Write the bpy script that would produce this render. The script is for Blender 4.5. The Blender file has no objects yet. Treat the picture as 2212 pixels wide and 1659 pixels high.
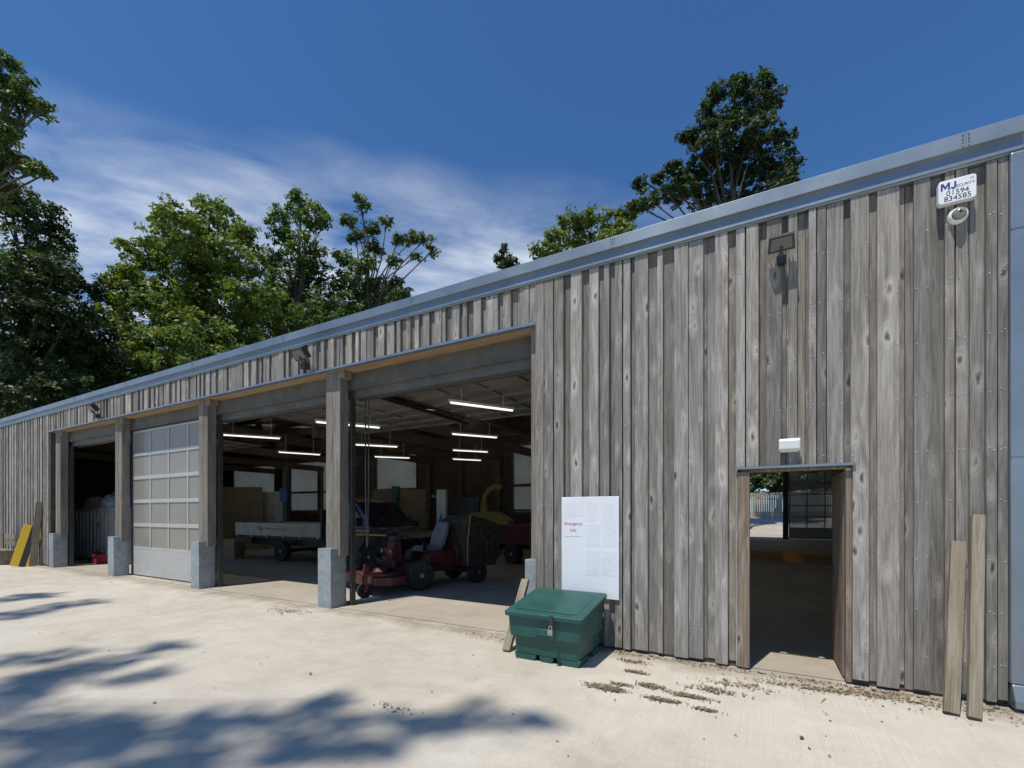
import bpy, bmesh, math, random
import numpy as np
from mathutils import Matrix, Vector
random.seed(7)
R = math.radians
C = bpy.context.scene.collection
# ------------------------------------------------------------------ camera model (f in px for a 2212 px wide frame)
F_, CX, HY, EH, DC = 987.0, 1106.0, 1108.0, 1.65, 5.455
YAW = R(28.9); SN, CS = math.sin(YAW), math.cos(YAW)
def cam3(px, py, z):
    lat = (px-CX)/F_*z; up = (HY-py)/F_*z
    return Vector((-SN*z+CS*lat, -DC+CS*z+SN*lat, EH+up))
def G(px, py):
    p = cam3(px, py, F_*EH/(py-HY)); return p.x, p.y
def WX(px, Y=-0.05):
    return (DC+Y)*math.tan(math.atan((px-CX)/F_)-YAW)
def WZ(px, py, Y=-0.05):
    X = WX(px, Y); z = -SN*X+CS*(DC+Y); return EH+(HY-py)*z/F_

# ------------------------------------------------------------------ materials
def newmat(name):
    m = bpy.data.materials.new(name); m.use_nodes = True
    nt = m.node_tree; b = nt.nodes['Principled BSDF']
    return m, nt, b
def N(nt, t, **kw):
    n = nt.nodes.new(t)
    for k, v in kw.items(): setattr(n, k, v)
    return n
def setin(n, **kw):
    for k, v in kw.items(): n.inputs[k.replace('_', ' ')].default_value = v
def ramp(nt, fac, stops):
    r = N(nt, 'ShaderNodeValToRGB'); e = r.color_ramp.elements
    while len(e) < len(stops): e.new(.5)
    for i, (p, c) in enumerate(stops):
        e[i].position = p; e[i].color = (c[0], c[1], c[2], 1) if not isinstance(c, (int, float)) else (c, c, c, 1)
    nt.links.new(fac, r.inputs[0]); return r
def mth(nt, op, a, b=None, c=None):
    n = N(nt, 'ShaderNodeMath', operation=op)
    for i, x in enumerate((a, b, c)):
        if x is None: continue
        if isinstance(x, (int, float)): n.inputs[i].default_value = x
        else: nt.links.new(x, n.inputs[i])
    return n.outputs[0]
def mixc(nt, fac, a, b, mode='MIX'):
    n = N(nt, 'ShaderNodeMixRGB', blend_type=mode)
    for i, x in enumerate((fac, a, b)):
        if isinstance(x, (int, float)): n.inputs[i].default_value = x
        elif isinstance(x, tuple): n.inputs[i].default_value = (*x, 1)
        else: nt.links.new(x, n.inputs[i])
    return n.outputs[0]
def noise(nt, vec, scale, detail=4, rough=.55, dist=0):
    n = N(nt, 'ShaderNodeTexNoise'); setin(n, Scale=scale, Detail=detail, Roughness=rough, Distortion=dist)
    if vec is not None: nt.links.new(vec, n.inputs['Vector'])
    return n.outputs['Fac']
def mapping(nt, vec, scale):
    n = N(nt, 'ShaderNodeMapping'); n.inputs['Scale'].default_value = scale
    nt.links.new(vec, n.inputs['Vector']); return n.outputs[0]
def objco(nt): return N(nt, 'ShaderNodeTexCoord').outputs['Object']
def bump(nt, b, h, strength=.3, dist=.01):
    n = N(nt, 'ShaderNodeBump'); setin(n, Strength=strength, Distance=dist)
    nt.links.new(h, n.inputs['Height']); nt.links.new(n.outputs[0], b.inputs['Normal'])
def pm(name, col, rough=.5, metal=0, var=.25, scale=6, bmp=0, dirt=None, spec=.5):
    m, nt, b = newmat(name); oc = objco(nt)
    n1 = noise(nt, oc, scale, 6, .6)
    lo = tuple(c*(1-var) for c in col); hi = tuple(min(1, c*(1+var)) for c in col)
    r = ramp(nt, n1, [(.3, lo), (.7, hi)]); out = r.outputs[0]
    if dirt:
        d = ramp(nt, noise(nt, oc, scale*.6, 8, .7), [(.48, 0.), (.68, 1.)])
        out = mixc(nt, mth(nt, 'MULTIPLY', d.outputs[0], .7), out, dirt)
    nt.links.new(out, b.inputs['Base Color'])
    setin(b, Roughness=rough, Metallic=metal); b.inputs['Specular IOR Level'].default_value = spec
    rr = ramp(nt, n1, [(.2, max(0, rough-.12)), (.8, min(1, rough+.12))]); nt.links.new(rr.outputs[0], b.inputs['Roughness'])
    if bmp: bump(nt, b, noise(nt, oc, scale*6, 5), bmp, .01)
    return m
def wood(name, cols, grain=1.0, axis='z', knots=True, rough=.85):
    m, nt, b = newmat(name); oc = objco(nt)
    at = N(nt, 'ShaderNodeAttribute', attribute_name='tone')
    sep = N(nt, 'ShaderNodeSeparateColor'); nt.links.new(at.outputs['Color'], sep.inputs[0])
    off = N(nt, 'ShaderNodeCombineXYZ')
    for i, k in enumerate((7.3, 3.1, 23.7)):
        nt.links.new(mth(nt, 'MULTIPLY', sep.outputs[1], k), off.inputs[i])
    va = N(nt, 'ShaderNodeVectorMath', operation='ADD'); nt.links.new(oc, va.inputs[0]); nt.links.new(off.outputs[0], va.inputs[1])
    v = va.outputs[0]
    def sc(a, l): return {'z': (a, a, l), 'x': (l, a, a), 'y': (a, l, a)}[axis]
    fine = noise(nt, mapping(nt, v, sc(85*grain, 2.6)), 1, 6, .7, .6)
    mid = noise(nt, mapping(nt, v, sc(16*grain, 1.1)), 1, 5, .62, 1.6)
    broad = noise(nt, mapping(nt, v, sc(3.2, .7)), 1, 4, .6)
    f = mth(nt, 'ADD', mth(nt, 'MULTIPLY', fine, .42), mth(nt, 'ADD', mth(nt, 'MULTIPLY', mid, .42), mth(nt, 'MULTIPLY', broad, .28)))
    r = ramp(nt, f, [(.39, cols[0]), (.53, cols[1]), (.66, cols[2])])
    out = r.outputs[0]
    if knots:
        wz = N(nt, 'ShaderNodeVectorMath', operation='ADD'); nt.links.new(mapping(nt, v, sc(6.4, 2.3)), wz.inputs[0])
        nz = N(nt, 'ShaderNodeTexNoise'); setin(nz, Scale=1.6, Detail=4); nt.links.new(mapping(nt, v, sc(10, 4.5)), nz.inputs['Vector'])
        nm = N(nt, 'ShaderNodeVectorMath', operation='SCALE'); nt.links.new(nz.outputs['Color'], nm.inputs[0]); nm.inputs['Scale'].default_value = .34
        nt.links.new(nm.outputs[0], wz.inputs[1])
        vo = N(nt, 'ShaderNodeTexVoronoi'); setin(vo, Scale=1, Randomness=1.0)
        nt.links.new(wz.outputs[0], vo.inputs['Vector'])
        dist = vo.outputs['Distance']
        kn = ramp(nt, dist, [(.05, 1.), (.14, 0.)])
        rings = ramp(nt, mth(nt, 'SINE', mth(nt, 'MULTIPLY', dist, 75.)), [(.3, 0.), (.8, 1.)])
        halo = ramp(nt, dist, [(.10, 0.), (.17, 1.), (.38, 0.)])
        hf = mth(nt, 'MULTIPLY', halo.outputs[0], mth(nt, 'ADD', .38, mth(nt, 'MULTIPLY', rings.outputs[0], .32)))
        out = mixc(nt, hf, out, tuple(min(1, c*1.45) for c in cols[2]))
        out = mixc(nt, mth(nt, 'MULTIPLY', kn.outputs[0], .85), out, tuple(c*.45 for c in cols[0]))
        bl = ramp(nt, noise(nt, mapping(nt, v, sc(9, 1.7)), 1, 4, .6, .8), [(.56, 0.), (.72, 1.)])
        out = mixc(nt, mth(nt, 'MULTIPLY', bl.outputs[0], .42), out, tuple(min(1, c*1.35) for c in cols[2]))
        ds = ramp(nt, noise(nt, mapping(nt, v, sc(6, .8)), 1, 6, .65, .4), [(.54, 0.), (.73, 1.)])       # darker weather staining
        out = mixc(nt, mth(nt, 'MULTIPLY', ds.outputs[0], .46), out, tuple(c*.78 for c in cols[0]))
        dk = ramp(nt, noise(nt, mapping(nt, v, sc(60, .35)), 1, 3, .6, .3), [(.62, 0.), (.70, 1.)])   # fine drying cracks
        out = mixc(nt, mth(nt, 'MULTIPLY', dk.outputs[0], .5), out, tuple(c*.5 for c in cols[0]))
    tone = mth(nt, 'ADD', mth(nt, 'MULTIPLY', sep.outputs[0], .85), .58)
    tc = N(nt, 'ShaderNodeCombineXYZ')
    for i in range(3): nt.links.new(tone, tc.inputs[i])
    out = mixc(nt, 1, out, tc.outputs[0], 'MULTIPLY')
    warm = mixc(nt, mth(nt, 'MULTIPLY', sep.outputs[2], .5), (1, 1, 1), (1.0, .89, .78))
    out = mixc(nt, 1, out, warm, 'MULTIPLY')
    nt.links.new(out, b.inputs['Base Color']); setin(b, Roughness=rough); b.inputs['Specular IOR Level'].default_value = .25
    bump(nt, b, f, .8, .012)
    return m
M = {}
M['clad'] = wood('weathered_cladding', [(.108, .097, .084), (.222, .204, .180), (.345, .322, .289)])
M['post'] = wood('timber_post', [(.09, .079, .063), (.18, .160, .132), (.275, .248, .21)], knots=False)
M['soffit'] = wood('soffit_timber', [(.20, .13, .07), (.32, .22, .13), (.42, .31, .2)], axis='x', knots=False)
M['leafwood'] = wood('door_timber', [(.11, .08, .056), (.20, .156, .113), (.30, .246, .19)])
M['plank'] = wood('old_plank', [(.10, .08, .053), (.19, .16, .112), (.28, .24, .175)], knots=False)
M['dwood'] = wood('dark_timber', [(.05, .038, .028), (.09, .065, .048), (.14, .105, .08)], knots=False)
M['beam'] = wood('inner_beam', [(.09, .065, .046), (.15, .112, .082), (.21, .165, .125)], axis='y', knots=False)
M['galv'] = pm('galvanised_steel', (.235, .28, .32), .40, .5, .12, 1.3, .02, dirt=(.20, .225, .245))
M['shoe'] = pm('galvanised_shoe', (.33, .37, .385), .45, .35, .2, 9, .04, dirt=(.27, .275, .265))
M['steel'] = pm('grey_lintel_steel', (.135, .128, .112), .6, .1, .25, 3, 0, dirt=(.09, .08, .065))
M['dsteel'] = pm('dark_steel', (.06, .06, .06), .5, .4, .2, 8)
M['roofm'] = pm('roof_sheet', (.22, .215, .205), .6, .1)
M['inner'] = pm('inner_wall', (.12, .088, .066), .9, 0, .35, 3, .2)
M['panelw'] = pm('door_panel_white', (.21, .205, .19), .5, 0, .15, 4)
M['ribbed'] = pm('ribbed_sheet', (.36, .36, .34), .5, 0, .15, 4)
M['alu'] = pm('door_frame_grey', (.46, .45, .42), .45, .1, .08, 5)
M['nail'] = pm('nail_head', (.5, .5, .5), .4, .3)
M['green'] = pm('green_plastic', (.012, .078, .064), .5, 0, .25, 4, .08, dirt=(.04, .10, .082))
M['white'] = pm('white_plastic', (.80, .80, .79), .4, 0, .04, 3)
M['whitebd'] = pm('whiteboard_white', (.78, .79, .80), .3, 0, .03, 2)
M['paper'] = pm('paper', (.74, .75, .77), .8, 0, .03, 6)
M['ink'] = pm('ink', (.48, .48, .52), .8, 0, .3, 60)
M['red_t'] = pm('red_lettering', (.55, .10, .12), .6)
M['blue_t'] = pm('blue_lettering', (.015, .03, .20), .6)
M['black_t'] = pm('black_lettering', (.01, .01, .02), .6)
M['white_t'] = pm('white_lettering', (.7, .7, .68), .6)
M['grey_t'] = pm('grey_lettering', (.30, .27, .22), .6)
M['black'] = pm('black_paint', (.022, .022, .025), .22, 0, .2, 4)
M['glass'] = pm('dark_window', (.10, .11, .12), .08, 0, .1, 4)
M['rubber'] = pm('rubber', (.024, .023, .021), .85, 0, .35, 12, .2, dirt=(.10, .08, .06))
M['rim'] = pm('rim_grey', (.35, .35, .34), .5, .4, .2, 9)
M['mred'] = pm('mower_red', (.085, .012, .016), .5, 0, .35, 5, .05, dirt=(.08, .048, .036))
M['dred'] = pm('dull_red', (.16, .035, .028), .6, 0, .3, 4, .1, dirt=(.10, .05, .035))
M['bred'] = pm('bright_red', (.34, .025, .03), .5, 0, .2, 6)
M['cream'] = pm('cream_paint', (.58, .52, .42), .5, 0, .08, 4, 0, dirt=(.40, .34, .26))
M['seat'] = pm('seat_grey', (.20, .20, .21), .7, 0, .2, 7, .1)
M['hopper'] = pm('hopper_mesh', (.048, .037, .026), .9, 0, .6, 18, .7, dirt=(.12, .092, .055))
M['yellow'] = pm('yellow_paint', (.36, .235, .04), .6, 0, .2, 5, .05, dirt=(.2, .14, .06))
M['byellow'] = pm('bright_yellow', (.75, .45, .01), .5, 0, .1, 5)
M['ply'] = pm('plywood', (.31, .22, .125), .8, 0, .2, 3)
M['blue'] = pm('blue_paint', (.03, .08, .28), .5)
M['lgreen'] = pm('lift_green', (.05, .11, .09), .5)
M['tarp'] = pm('tarpaulin', (.38, .40, .44), .7, 0, .5, 3, .3)
M['orange'] = pm('orange_plastic', (.7, .14, .02), .5)
M['bark'] = pm('bark', (.085, .07, .055), .95, 0, .4, 5, .6)
M['lens'] = pm('lamp_glass', (.13, .13, .12), .2, 0, .1, 4)
M['lampg'] = pm('lamp_housing', (.045, .045, .043), .5, .2)
M['dome'] = pm('dome_cover', (.30, .28, .24), .12, .3)
M['exit'] = pm('exit_green', (.0, .25, .1), .5)
M['card'] = pm('cardboard', (.30, .21, .12), .85, 0, .15, 4)
M['fence'] = wood('fence_timber', [(.24, .19, .14), (.34, .28, .22), (.43, .37, .30)], knots=False)
def mk_tube():
    m, nt, b = newmat('lit_tube'); setin(b, Base_Color=(.9, .9, .88, 1), Roughness=.5)
    b.inputs['Emission Color'].default_value = (1, .96, .88, 1); b.inputs['Emission Strength'].default_value = 1.1; return m
M['tube'] = mk_tube()
def mk_pane(name, col, alpha, rough=.25):
    m, nt, b = newmat(name); setin(b, Base_Color=(*col, 1), Roughness=rough, Alpha=alpha)
    nn = noise(nt, objco(nt), .6, 2)
    nt.links.new(ramp(nt, nn, [(.3, tuple(c*.93 for c in col)), (.7, tuple(c*1.06 for c in col))]).outputs[0], b.inputs['Base Color']); return m
M['pane'] = mk_pane('door_pane', (.345, .315, .27), .72, .2)
M['pane_clear'] = mk_pane('clear_pane', (.45, .44, .42), .62)
def mk_frost(name, lo, hi, fac):
    m, nt, b = newmat(name); out = nt.nodes['Material Output']
    d = N(nt, 'ShaderNodeBsdfDiffuse'); t = N(nt, 'ShaderNodeBsdfTranslucent'); mx = N(nt, 'ShaderNodeMixShader')
    nn = ramp(nt, noise(nt, objco(nt), 1.2, 3), [(.3, lo), (.7, hi)])
    for x in (d, t): nt.links.new(nn.outputs[0], x.inputs['Color'])
    mx.inputs[0].default_value = fac; nt.links.new(d.outputs[0], mx.inputs[1]); nt.links.new(t.outputs[0], mx.inputs[2]); nt.links.new(mx.outputs[0], out.inputs[0]); return m
M['frost'] = mk_frost('frosted_window', (.58, .57, .52), (.70, .69, .64), .75)
M['added_rooflight'] = mk_frost('added_rooflight_sheet', (.75, .73, .64), (.86, .84, .76), .75)  # sheet for roof strips added to brighten the interior
def mk_clear():
    m, nt, b = newmat('added_clear_rooflight_sheet'); out = nt.nodes['Material Output']
    t = N(nt, 'ShaderNodeBsdfTransparent'); r = ramp(nt, noise(nt, objco(nt), 2.5, 5, .7), [(.35, (.10, .085, .05)), (.7, (.34, .28, .16))])
    nt.links.new(r.outputs[0], t.inputs[0]); nt.links.new(t.outputs[0], out.inputs[0]); return m
M['added_clear_rl'] = mk_clear()  # tinted sheet for the added panels that let direct sun in
def mk_stripe():
    m, nt, b = newmat('hazard_stripes'); oc = objco(nt); s = N(nt, 'ShaderNodeSeparateXYZ'); nt.links.new(oc, s.inputs[0])
    st = mth(nt, 'LESS_THAN', mth(nt, 'ABSOLUTE', mth(nt, 'ADD', s.outputs[0], -.03)), .075)
    nn = noise(nt, oc, 9, 5); c = mixc(nt, st, (.80, .52, .01), (.015, .015, .015)); c = mixc(nt, mth(nt, 'MULTIPLY', nn, .2), c, (.3, .25, .18))
    nt.links.new(c, b.inputs['Base Color']); setin(b, Roughness=.5); return m
M['stripe'] = mk_stripe()
def mk_concrete(name, a, bcol, c, soil=True):
    m, nt, b = newmat(name); oc = objco(nt)
    big = noise(nt, oc, .35, 5, .6); md = noise(nt, oc, 2.2, 8, .7, .4); fi = noise(nt, oc, 45, 6, .75)
    f = mth(nt, 'ADD', mth(nt, 'MULTIPLY', big, .45), mth(nt, 'ADD', mth(nt, 'MULTIPLY', md, .35), mth(nt, 'MULTIPLY', fi, .22)))
    col = ramp(nt, f, [(.38, a), (.52, bcol), (.66, c)]).outputs[0]
    br = noise(nt, mapping(nt, oc, (110, 1.0, 1)), 1, 3, .6)          # brushed finish running across the yard
    col = mixc(nt, mth(nt, 'MULTIPLY', ramp(nt, br, [(.35, 1.), (.6, 0.)]).outputs[0], .17), col, (.25, .22, .18))
    st = ramp(nt, noise(nt, oc, 1.1, 9, .72, .8), [(.53, 0.), (.74, 1.)])
    col = mixc(nt, mth(nt, 'MULTIPLY', st.outputs[0], .42), col, (.30, .25, .18))
    s2 = ramp(nt, noise(nt, mapping(nt, oc, (.5, 2.2, 1)), 1, 8, .7, .5), [(.50, 0.), (.70, 1.)])     # dusty drag marks along the yard
    col = mixc(nt, mth(nt, 'MULTIPLY', s2.outputs[0], .26), col, (.35, .29, .21))
    sp = ramp(nt, noise(nt, oc, 22, 3, .5), [(.65, 0.), (.75, 1.)])
    col = mixc(nt, mth(nt, 'MULTIPLY', sp.outputs[0], .32), col, (.19, .16, .12))
    if soil:   # soil and chippings gathered along the foot of the front wall
        s = N(nt, 'ShaderNodeSeparateXYZ'); nt.links.new(oc, s.inputs[0])
        near = ramp(nt, mth(nt, 'ADD', mth(nt, 'MULTIPLY', mth(nt, 'ABSOLUTE', mth(nt, 'ADD', s.outputs[1], .12)), .9), mth(nt, 'MULTIPLY', md, .8)), [(.36, 1.), (.70, 0.)])
        col = mixc(nt, mth(nt, 'MULTIPLY', near.outputs[0], .6), col, (.20, .155, .105))
    nt.links.new(col, b.inputs['Base Color']); setin(b, Roughness=.9); b.inputs['Specular IOR Level'].default_value = .2
    bump(nt, b, mth(nt, 'ADD', mth(nt, 'MULTIPLY', fi, .5), mth(nt, 'ADD', mth(nt, 'MULTIPLY', br, .5), md)), .4, .01)
    return m
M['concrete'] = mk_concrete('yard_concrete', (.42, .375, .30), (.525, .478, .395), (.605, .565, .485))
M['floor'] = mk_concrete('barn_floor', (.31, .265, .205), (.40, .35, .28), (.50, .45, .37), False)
M['grass'] = pm('grass', (.07, .10, .03), .9, 0, .4, .8, .3)
def mk_leaf(name, dark, lite):
    m, nt, b = newmat(name); out = nt.nodes['Material Output']
    at = N(nt, 'ShaderNodeAttribute', attribute_name='tone'); sep = N(nt, 'ShaderNodeSeparateColor'); nt.links.new(at.outputs['Color'], sep.inputs[0])
    col = ramp(nt, sep.outputs[0], [(.05, dark), (.95, lite)]).outputs[0]
    nt.links.new(col, b.inputs['Base Color']); setin(b, Roughness=.5); b.inputs['Specular IOR Level'].default_value = .35
    t = N(nt, 'ShaderNodeBsdfTranslucent'); nt.links.new(mixc(nt, 1, col, (1.3, 1.35, .5), 'MULTIPLY'), t.inputs[0])
    mx = N(nt, 'ShaderNodeMixShader'); mx.inputs[0].default_value = .35
    nt.links.new(b.outputs[0], mx.inputs[1]); nt.links.new(t.outputs[0], mx.inputs[2]); nt.links.new(mx.outputs[0], out.inputs[0]); return m
M['leaf_b'] = mk_leaf('leaf_bright', (.075, .120, .022), (.25, .32, .065))
M['leaf_m'] = mk_leaf('leaf_mid', (.05, .090, .022), (.17, .24, .055))
M['leaf_d'] = mk_leaf('leaf_dark', (.028, .048, .017), (.10, .14, .045))

# ------------------------------------------------------------------ mesh builder
class MB:
    def __init__(s): s.v = []; s.f = []; s.t = []; s.m = []
    def add(s, vs, fs, T=None, tone=(.5, .5, 0), mi=0):
        o = len(s.v)
        for p in vs:
            p = Vector(p); s.v.append(tuple(T @ p) if T else tuple(p))
        for f in fs: s.f.append([o+i for i in f]); s.t.append(tone); s.m.append(mi)
    def box(s, x0, x1, y0, y1, z0, z1, T=None, tone=(.5, .5, 0), mi=0):
        s.add([(x0,y0,z0),(x1,y0,z0),(x1,y1,z0),(x0,y1,z0),(x0,y0,z1),(x1,y0,z1),(x1,y1,z1),(x0,y1,z1)],
              [(0,3,2,1),(4,5,6,7),(0,1,5,4),(1,2,6,5),(2,3,7,6),(3,0,4,7)], T, tone, mi)
    def prism(s, poly, axis, a, b, T=None, tone=(.5, .5, 0), mi=0):
        n = len(poly)
        def P(q, w): return {'x': (w, q[0], q[1]), 'y': (q[0], w, q[1]), 'z': (q[0], q[1], w)}[axis]
        s.add([P(q, a) for q in poly]+[P(q, b) for q in poly],
              [tuple(range(n)), tuple(range(2*n-1, n-1, -1))]+[(i, (i+1) % n, n+(i+1) % n, n+i) for i in range(n)], T, tone, mi)
    def loft(s, rings, T=None, tone=(.5, .5, 0), mi=0, cap=True):
        n = len(rings[0]); vs = [p for r in rings for p in r]; fs = []
        for k in range(len(rings)-1):
            for i in range(n): fs.append((k*n+i, k*n+(i+1) % n, (k+1)*n+(i+1) % n, (k+1)*n+i))
        if cap: fs += [tuple(range(n-1, -1, -1)), tuple((len(rings)-1)*n+i for i in range(n))]
        s.add(vs, fs, T, tone, mi)
    def tube(s, pts, rad, n=8, T=None, tone=(.5, .5, 0), mi=0):
        pts = [Vector(p) for p in pts]
        if not isinstance(rad, (list, tuple)): rad = [rad]*len(pts)
        rings = []; u = None
        for i, p in enumerate(pts):
            d = (pts[min(i+1, len(pts)-1)]-pts[max(i-1, 0)])
            if d.length < 1e-6: d = Vector((0, 0, 1))
            d.normalize()
            if u is None: u = d.orthogonal().normalized()
            else:
                u = (u-d*u.dot(d))
                u = u.normalized() if u.length > 1e-5 else d.orthogonal().normalized()
            w = d.cross(u)
            rings.append([p+(u*math.cos(2*math.pi*k/n)+w*math.sin(2*math.pi*k/n))*rad[i] for k in range(n)])
        s.loft(rings, T, tone, mi)
    def lathe(s, prof, n=24, T=None, mi=0):      # prof (r, h) about local z
        s.loft([[(r*math.cos(2*math.pi*k/n), r*math.sin(2*math.pi*k/n), h) for k in range(n)] for r, h in prof], T, mi=mi)
    def build(s, name, mats, parent=None, world=False, bevel=0, smooth=False, seg=2):
        me = bpy.data.meshes.new(name); me.from_pydata(s.v, [], s.f)
        bm = bmesh.new(); bm.from_mesh(me); bmesh.ops.recalc_face_normals(bm, faces=bm.faces); bm.to_mesh(me); bm.free()
        if not isinstance(mats, (list, tuple)): mats = [mats]
        for m in mats: me.materials.append(M[m])
        me.polygons.foreach_set('material_index', s.m)
        ca = me.color_attributes.new('tone', 'FLOAT_COLOR', 'CORNER')
        arr = []
        for f, t in zip(s.f, s.t): arr += [t[0], t[1], t[2], 1.0]*len(f)
        ca.data.foreach_set('color', arr)
        if smooth:
            me.polygons.foreach_set('use_smooth', [True]*len(s.f))
        o = bpy.data.objects.new(name, me); C.objects.link(o)
        if parent:
            o.parent = parent
            if world:
                p = parent; loc = Vector((0, 0, 0))
                if p.type == 'EMPTY': loc = p.location
                o.matrix_parent_inverse = Matrix.Translation(-loc)
        if bevel:
            bv = o.modifiers.new('bevel', 'BEVEL'); bv.width = bevel; bv.segments = seg; bv.limit_method = 'ANGLE'; bv.angle_limit = R(40)
        if smooth and len(s.f) > 8:
            try:
                me.set_sharp_from_angle(angle=R(40))
            except Exception: pass
        return o
def tag(o, label=None, cat=None, group=None, kind=None):
    if label: o['label'] = label
    if cat: o['category'] = cat
    if group: o['group'] = group
    if kind: o['kind'] = kind
    return o
def thing(name, label, cat, loc=(0, 0, 0), rz=0, group=None):
    o = bpy.data.objects.new(name, None); C.objects.link(o); o.empty_display_size = .2
    o.location = loc; o.rotation_euler = (0, 0, rz); return tag(o, label, cat, group)
def text(name, body, size, loc, mat, parent, bold=0, align='CENTER', rot=(math.pi/2, 0, 0), sx=1, shear=0, world=True):
    cu = bpy.data.curves.new(name, 'FONT'); cu.body = body; cu.size = 1.0; cu.align_x = align; cu.align_y = 'CENTER'
    cu.extrude = .004; cu.offset = bold; cu.shear = shear; cu.resolution_u = 4
    t = bpy.data.objects.new('tmp', cu); C.objects.link(t); bpy.context.view_layer.update()
    me = bpy.data.meshes.new_from_object(t.evaluated_get(bpy.context.evaluated_depsgraph_get()))
    bpy.data.objects.remove(t)
    me.materials.clear(); me.materials.append(M[mat]); me.name = name
    o = bpy.data.objects.new(name, me); C.objects.link(o); o.parent = parent
    if world and parent.type == 'EMPTY': o.matrix_parent_inverse = Matrix.Translation(-Vector(parent.location))
    o.location = loc; o.rotation_euler = rot; o.scale = (size*sx, size, size); return o
def rt(lo=.25, hi=.75): return (random.uniform(lo, hi), random.random(), random.random()**3)

# ------------------------------------------------------------------ ground
b = MB(); b.box(-400, 400, -400, 400, -.5, -.03); tag(b.build('ground', 'grass'), kind='structure')
b = MB(); b.box(-60, 25, -40, .02, -.2, 0); tag(b.build('yard', 'concrete'), kind='structure')
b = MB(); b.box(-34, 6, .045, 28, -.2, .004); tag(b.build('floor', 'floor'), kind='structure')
b = MB(); b.box(-12, 16, 28.0, 36, -.2, 0); b.box(-45, -4.65, 13.2, 27.99, -.2, .008); b.prism([(36, 0), (48, 1.3), (49, 1.3), (49, -.3), (36, -.3)], 'x', -30, 45)  # second box is unseen, added to bounce sunlight into the back windows
tag(b.build('back_yard_and_bounce_slab', 'floor'), kind='structure')
b = MB(); b.box(-34, 6, .02, .045, -.2, -.012); tag(b.build('threshold_joint', 'dsteel'), kind='structure')
b = MB(); b.prism([(49.01, 1.29), (120, 2.0), (120, -.3), (49.01, -.3)], 'x', -30, 45); tag(b.build('bank', 'grass'), kind='structure')

# ------------------------------------------------------------------ barn
barn = thing('timber_barn', 'long weathered timber clad barn with open vehicle bays and galvanised eaves', 'barn', (-12, 0, 0))
BW = dict(parent=barn, world=True)
XR, XL = 1.80, -34.0
ZT, ZF = 4.66, 4.15
def cladding(mb, x0, x1, z0, z1, hole=None, nails=True, zj=.0):
    def seg(a, c, y0, y1, tone):
        zb = z0+random.uniform(-zj, zj)
        if hole and a < hole[1] and c > hole[0]:
            if a < hole[0]: mb.box(a, hole[0], y0, y1, zb, hole[2], tone=tone)
            if c > hole[1]: mb.box(hole[1], c, y0, y1, zb, hole[2], tone=tone)
            mb.box(a, c, y0, y1, hole[2], z1, tone=tone)
        else: mb.box(a, c, y0, y1, zb, z1, tone=tone)
    x = x0
    while x < x1-.02:
        w = random.uniform(.14, .18); e = min(x+w, x1)
        seg(x+.003, e-.003, -.012, 0, rt(.12, .6)); x = e
    x = x0
    while x < x1-.02:
        k = random.random()
        w = random.uniform(.11, .165) if k < .55 else random.uniform(.055, .085); e = min(x+w, x1)
        yo = random.uniform(-.008, .008)
        seg(x, e, -.058+yo, -.0125, rt(.2, .88))
        if nails:
            for zz in ([.35, .8, 1.25, 1.75, 2.2, 2.7, 3.2, 3.7, 4.2] if z1-z0 > 2 else [ZF+.1, ZT-.2]):
                for xx in (x+.018, e-.018):
                    zq = zz+random.uniform(-.02, .02)
                    if hole and hole[0]-.02 < xx < hole[1]+.02 and zq < hole[2]+.02: continue
                    if zq < z0 or random.random() < .25: continue
                    mb.box(xx-.005, xx+.005, -.062+yo, -.0575+yo, zq-.005, zq+.005, mi=1)
        x = e+(random.uniform(.05, .13) if random.random() < .78 else random.uniform(.006, .018))
DH = (-.25, .74, 2.11)
b = MB(); cladding(b, WX(1158), XR, .05, ZT, DH, zj=.025); b.build('front_wall', ['clad', 'nail'], **BW)
b = MB(); cladding(b, XL, WX(106), .05, ZT, zj=.02); b.build('front_wall', ['clad', 'nail'], **BW)
XO0, XO1 = WX(106), WX(1158)
b = MB(); cladding(b, XO0+.003, XO1-.003, ZF, ZT); b.build('fascia_boarding', ['clad', 'nail'], **BW)
b = MB(); b.box(XO1+.02, DH[0]-.003, .003, .10, 0, ZT); b.box(DH[1]+.003, XR, .003, .10, 0, ZT); b.box(DH[0]-.002, DH[1]+.002, .003, .10, DH[2]+.003, ZT-.002)
b.box(XL, XO0-.02, .003, .10, 0, ZT); b.box(XO0-.019, XO1+.019, .003, .05, ZF, ZT); b.build('wall_core', 'inner', **BW)
# gutter / eaves
XE = XR+.085
b = MB()
b.prism([(-.118, 4.935), (-.122, 4.80), (-.11, 4.796), (-.082, 4.788), (-.086, 4.682), (-.072, 4.677), (-.06, 4.665), (.05, 4.665), (.05, 4.955)], 'x', XL, XE)
x = XR-.28
while x > XL:
    b.box(x-.002, x+.002, -.124, -.12, 4.805, 4.93)
    for xx in (x-.02, x+.02):
        for zz in (4.815, 4.85, 4.88, 4.915): b.box(xx-.005, xx+.005, -.128, -.12, zz-.004, zz+.004)
    x -= 3.1
g = b.build('eaves_gutter', 'galv', bevel=.005, **BW)
b = MB(); b.box(XO0, XO1, -.074, -.067, ZF-.028, ZF+.004); b.box(XO0, XO1, -.074, .01, ZF-.031, ZF-.028); b.build('drip_flashing', 'galv', **BW)
b = MB(); b.box(XO0+.05, XO1+.2, .012, .26, ZF-.027, ZF-.003, tone=(.6, .3, .2)); b.build('soffit_board', 'soffit', **BW)
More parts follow.
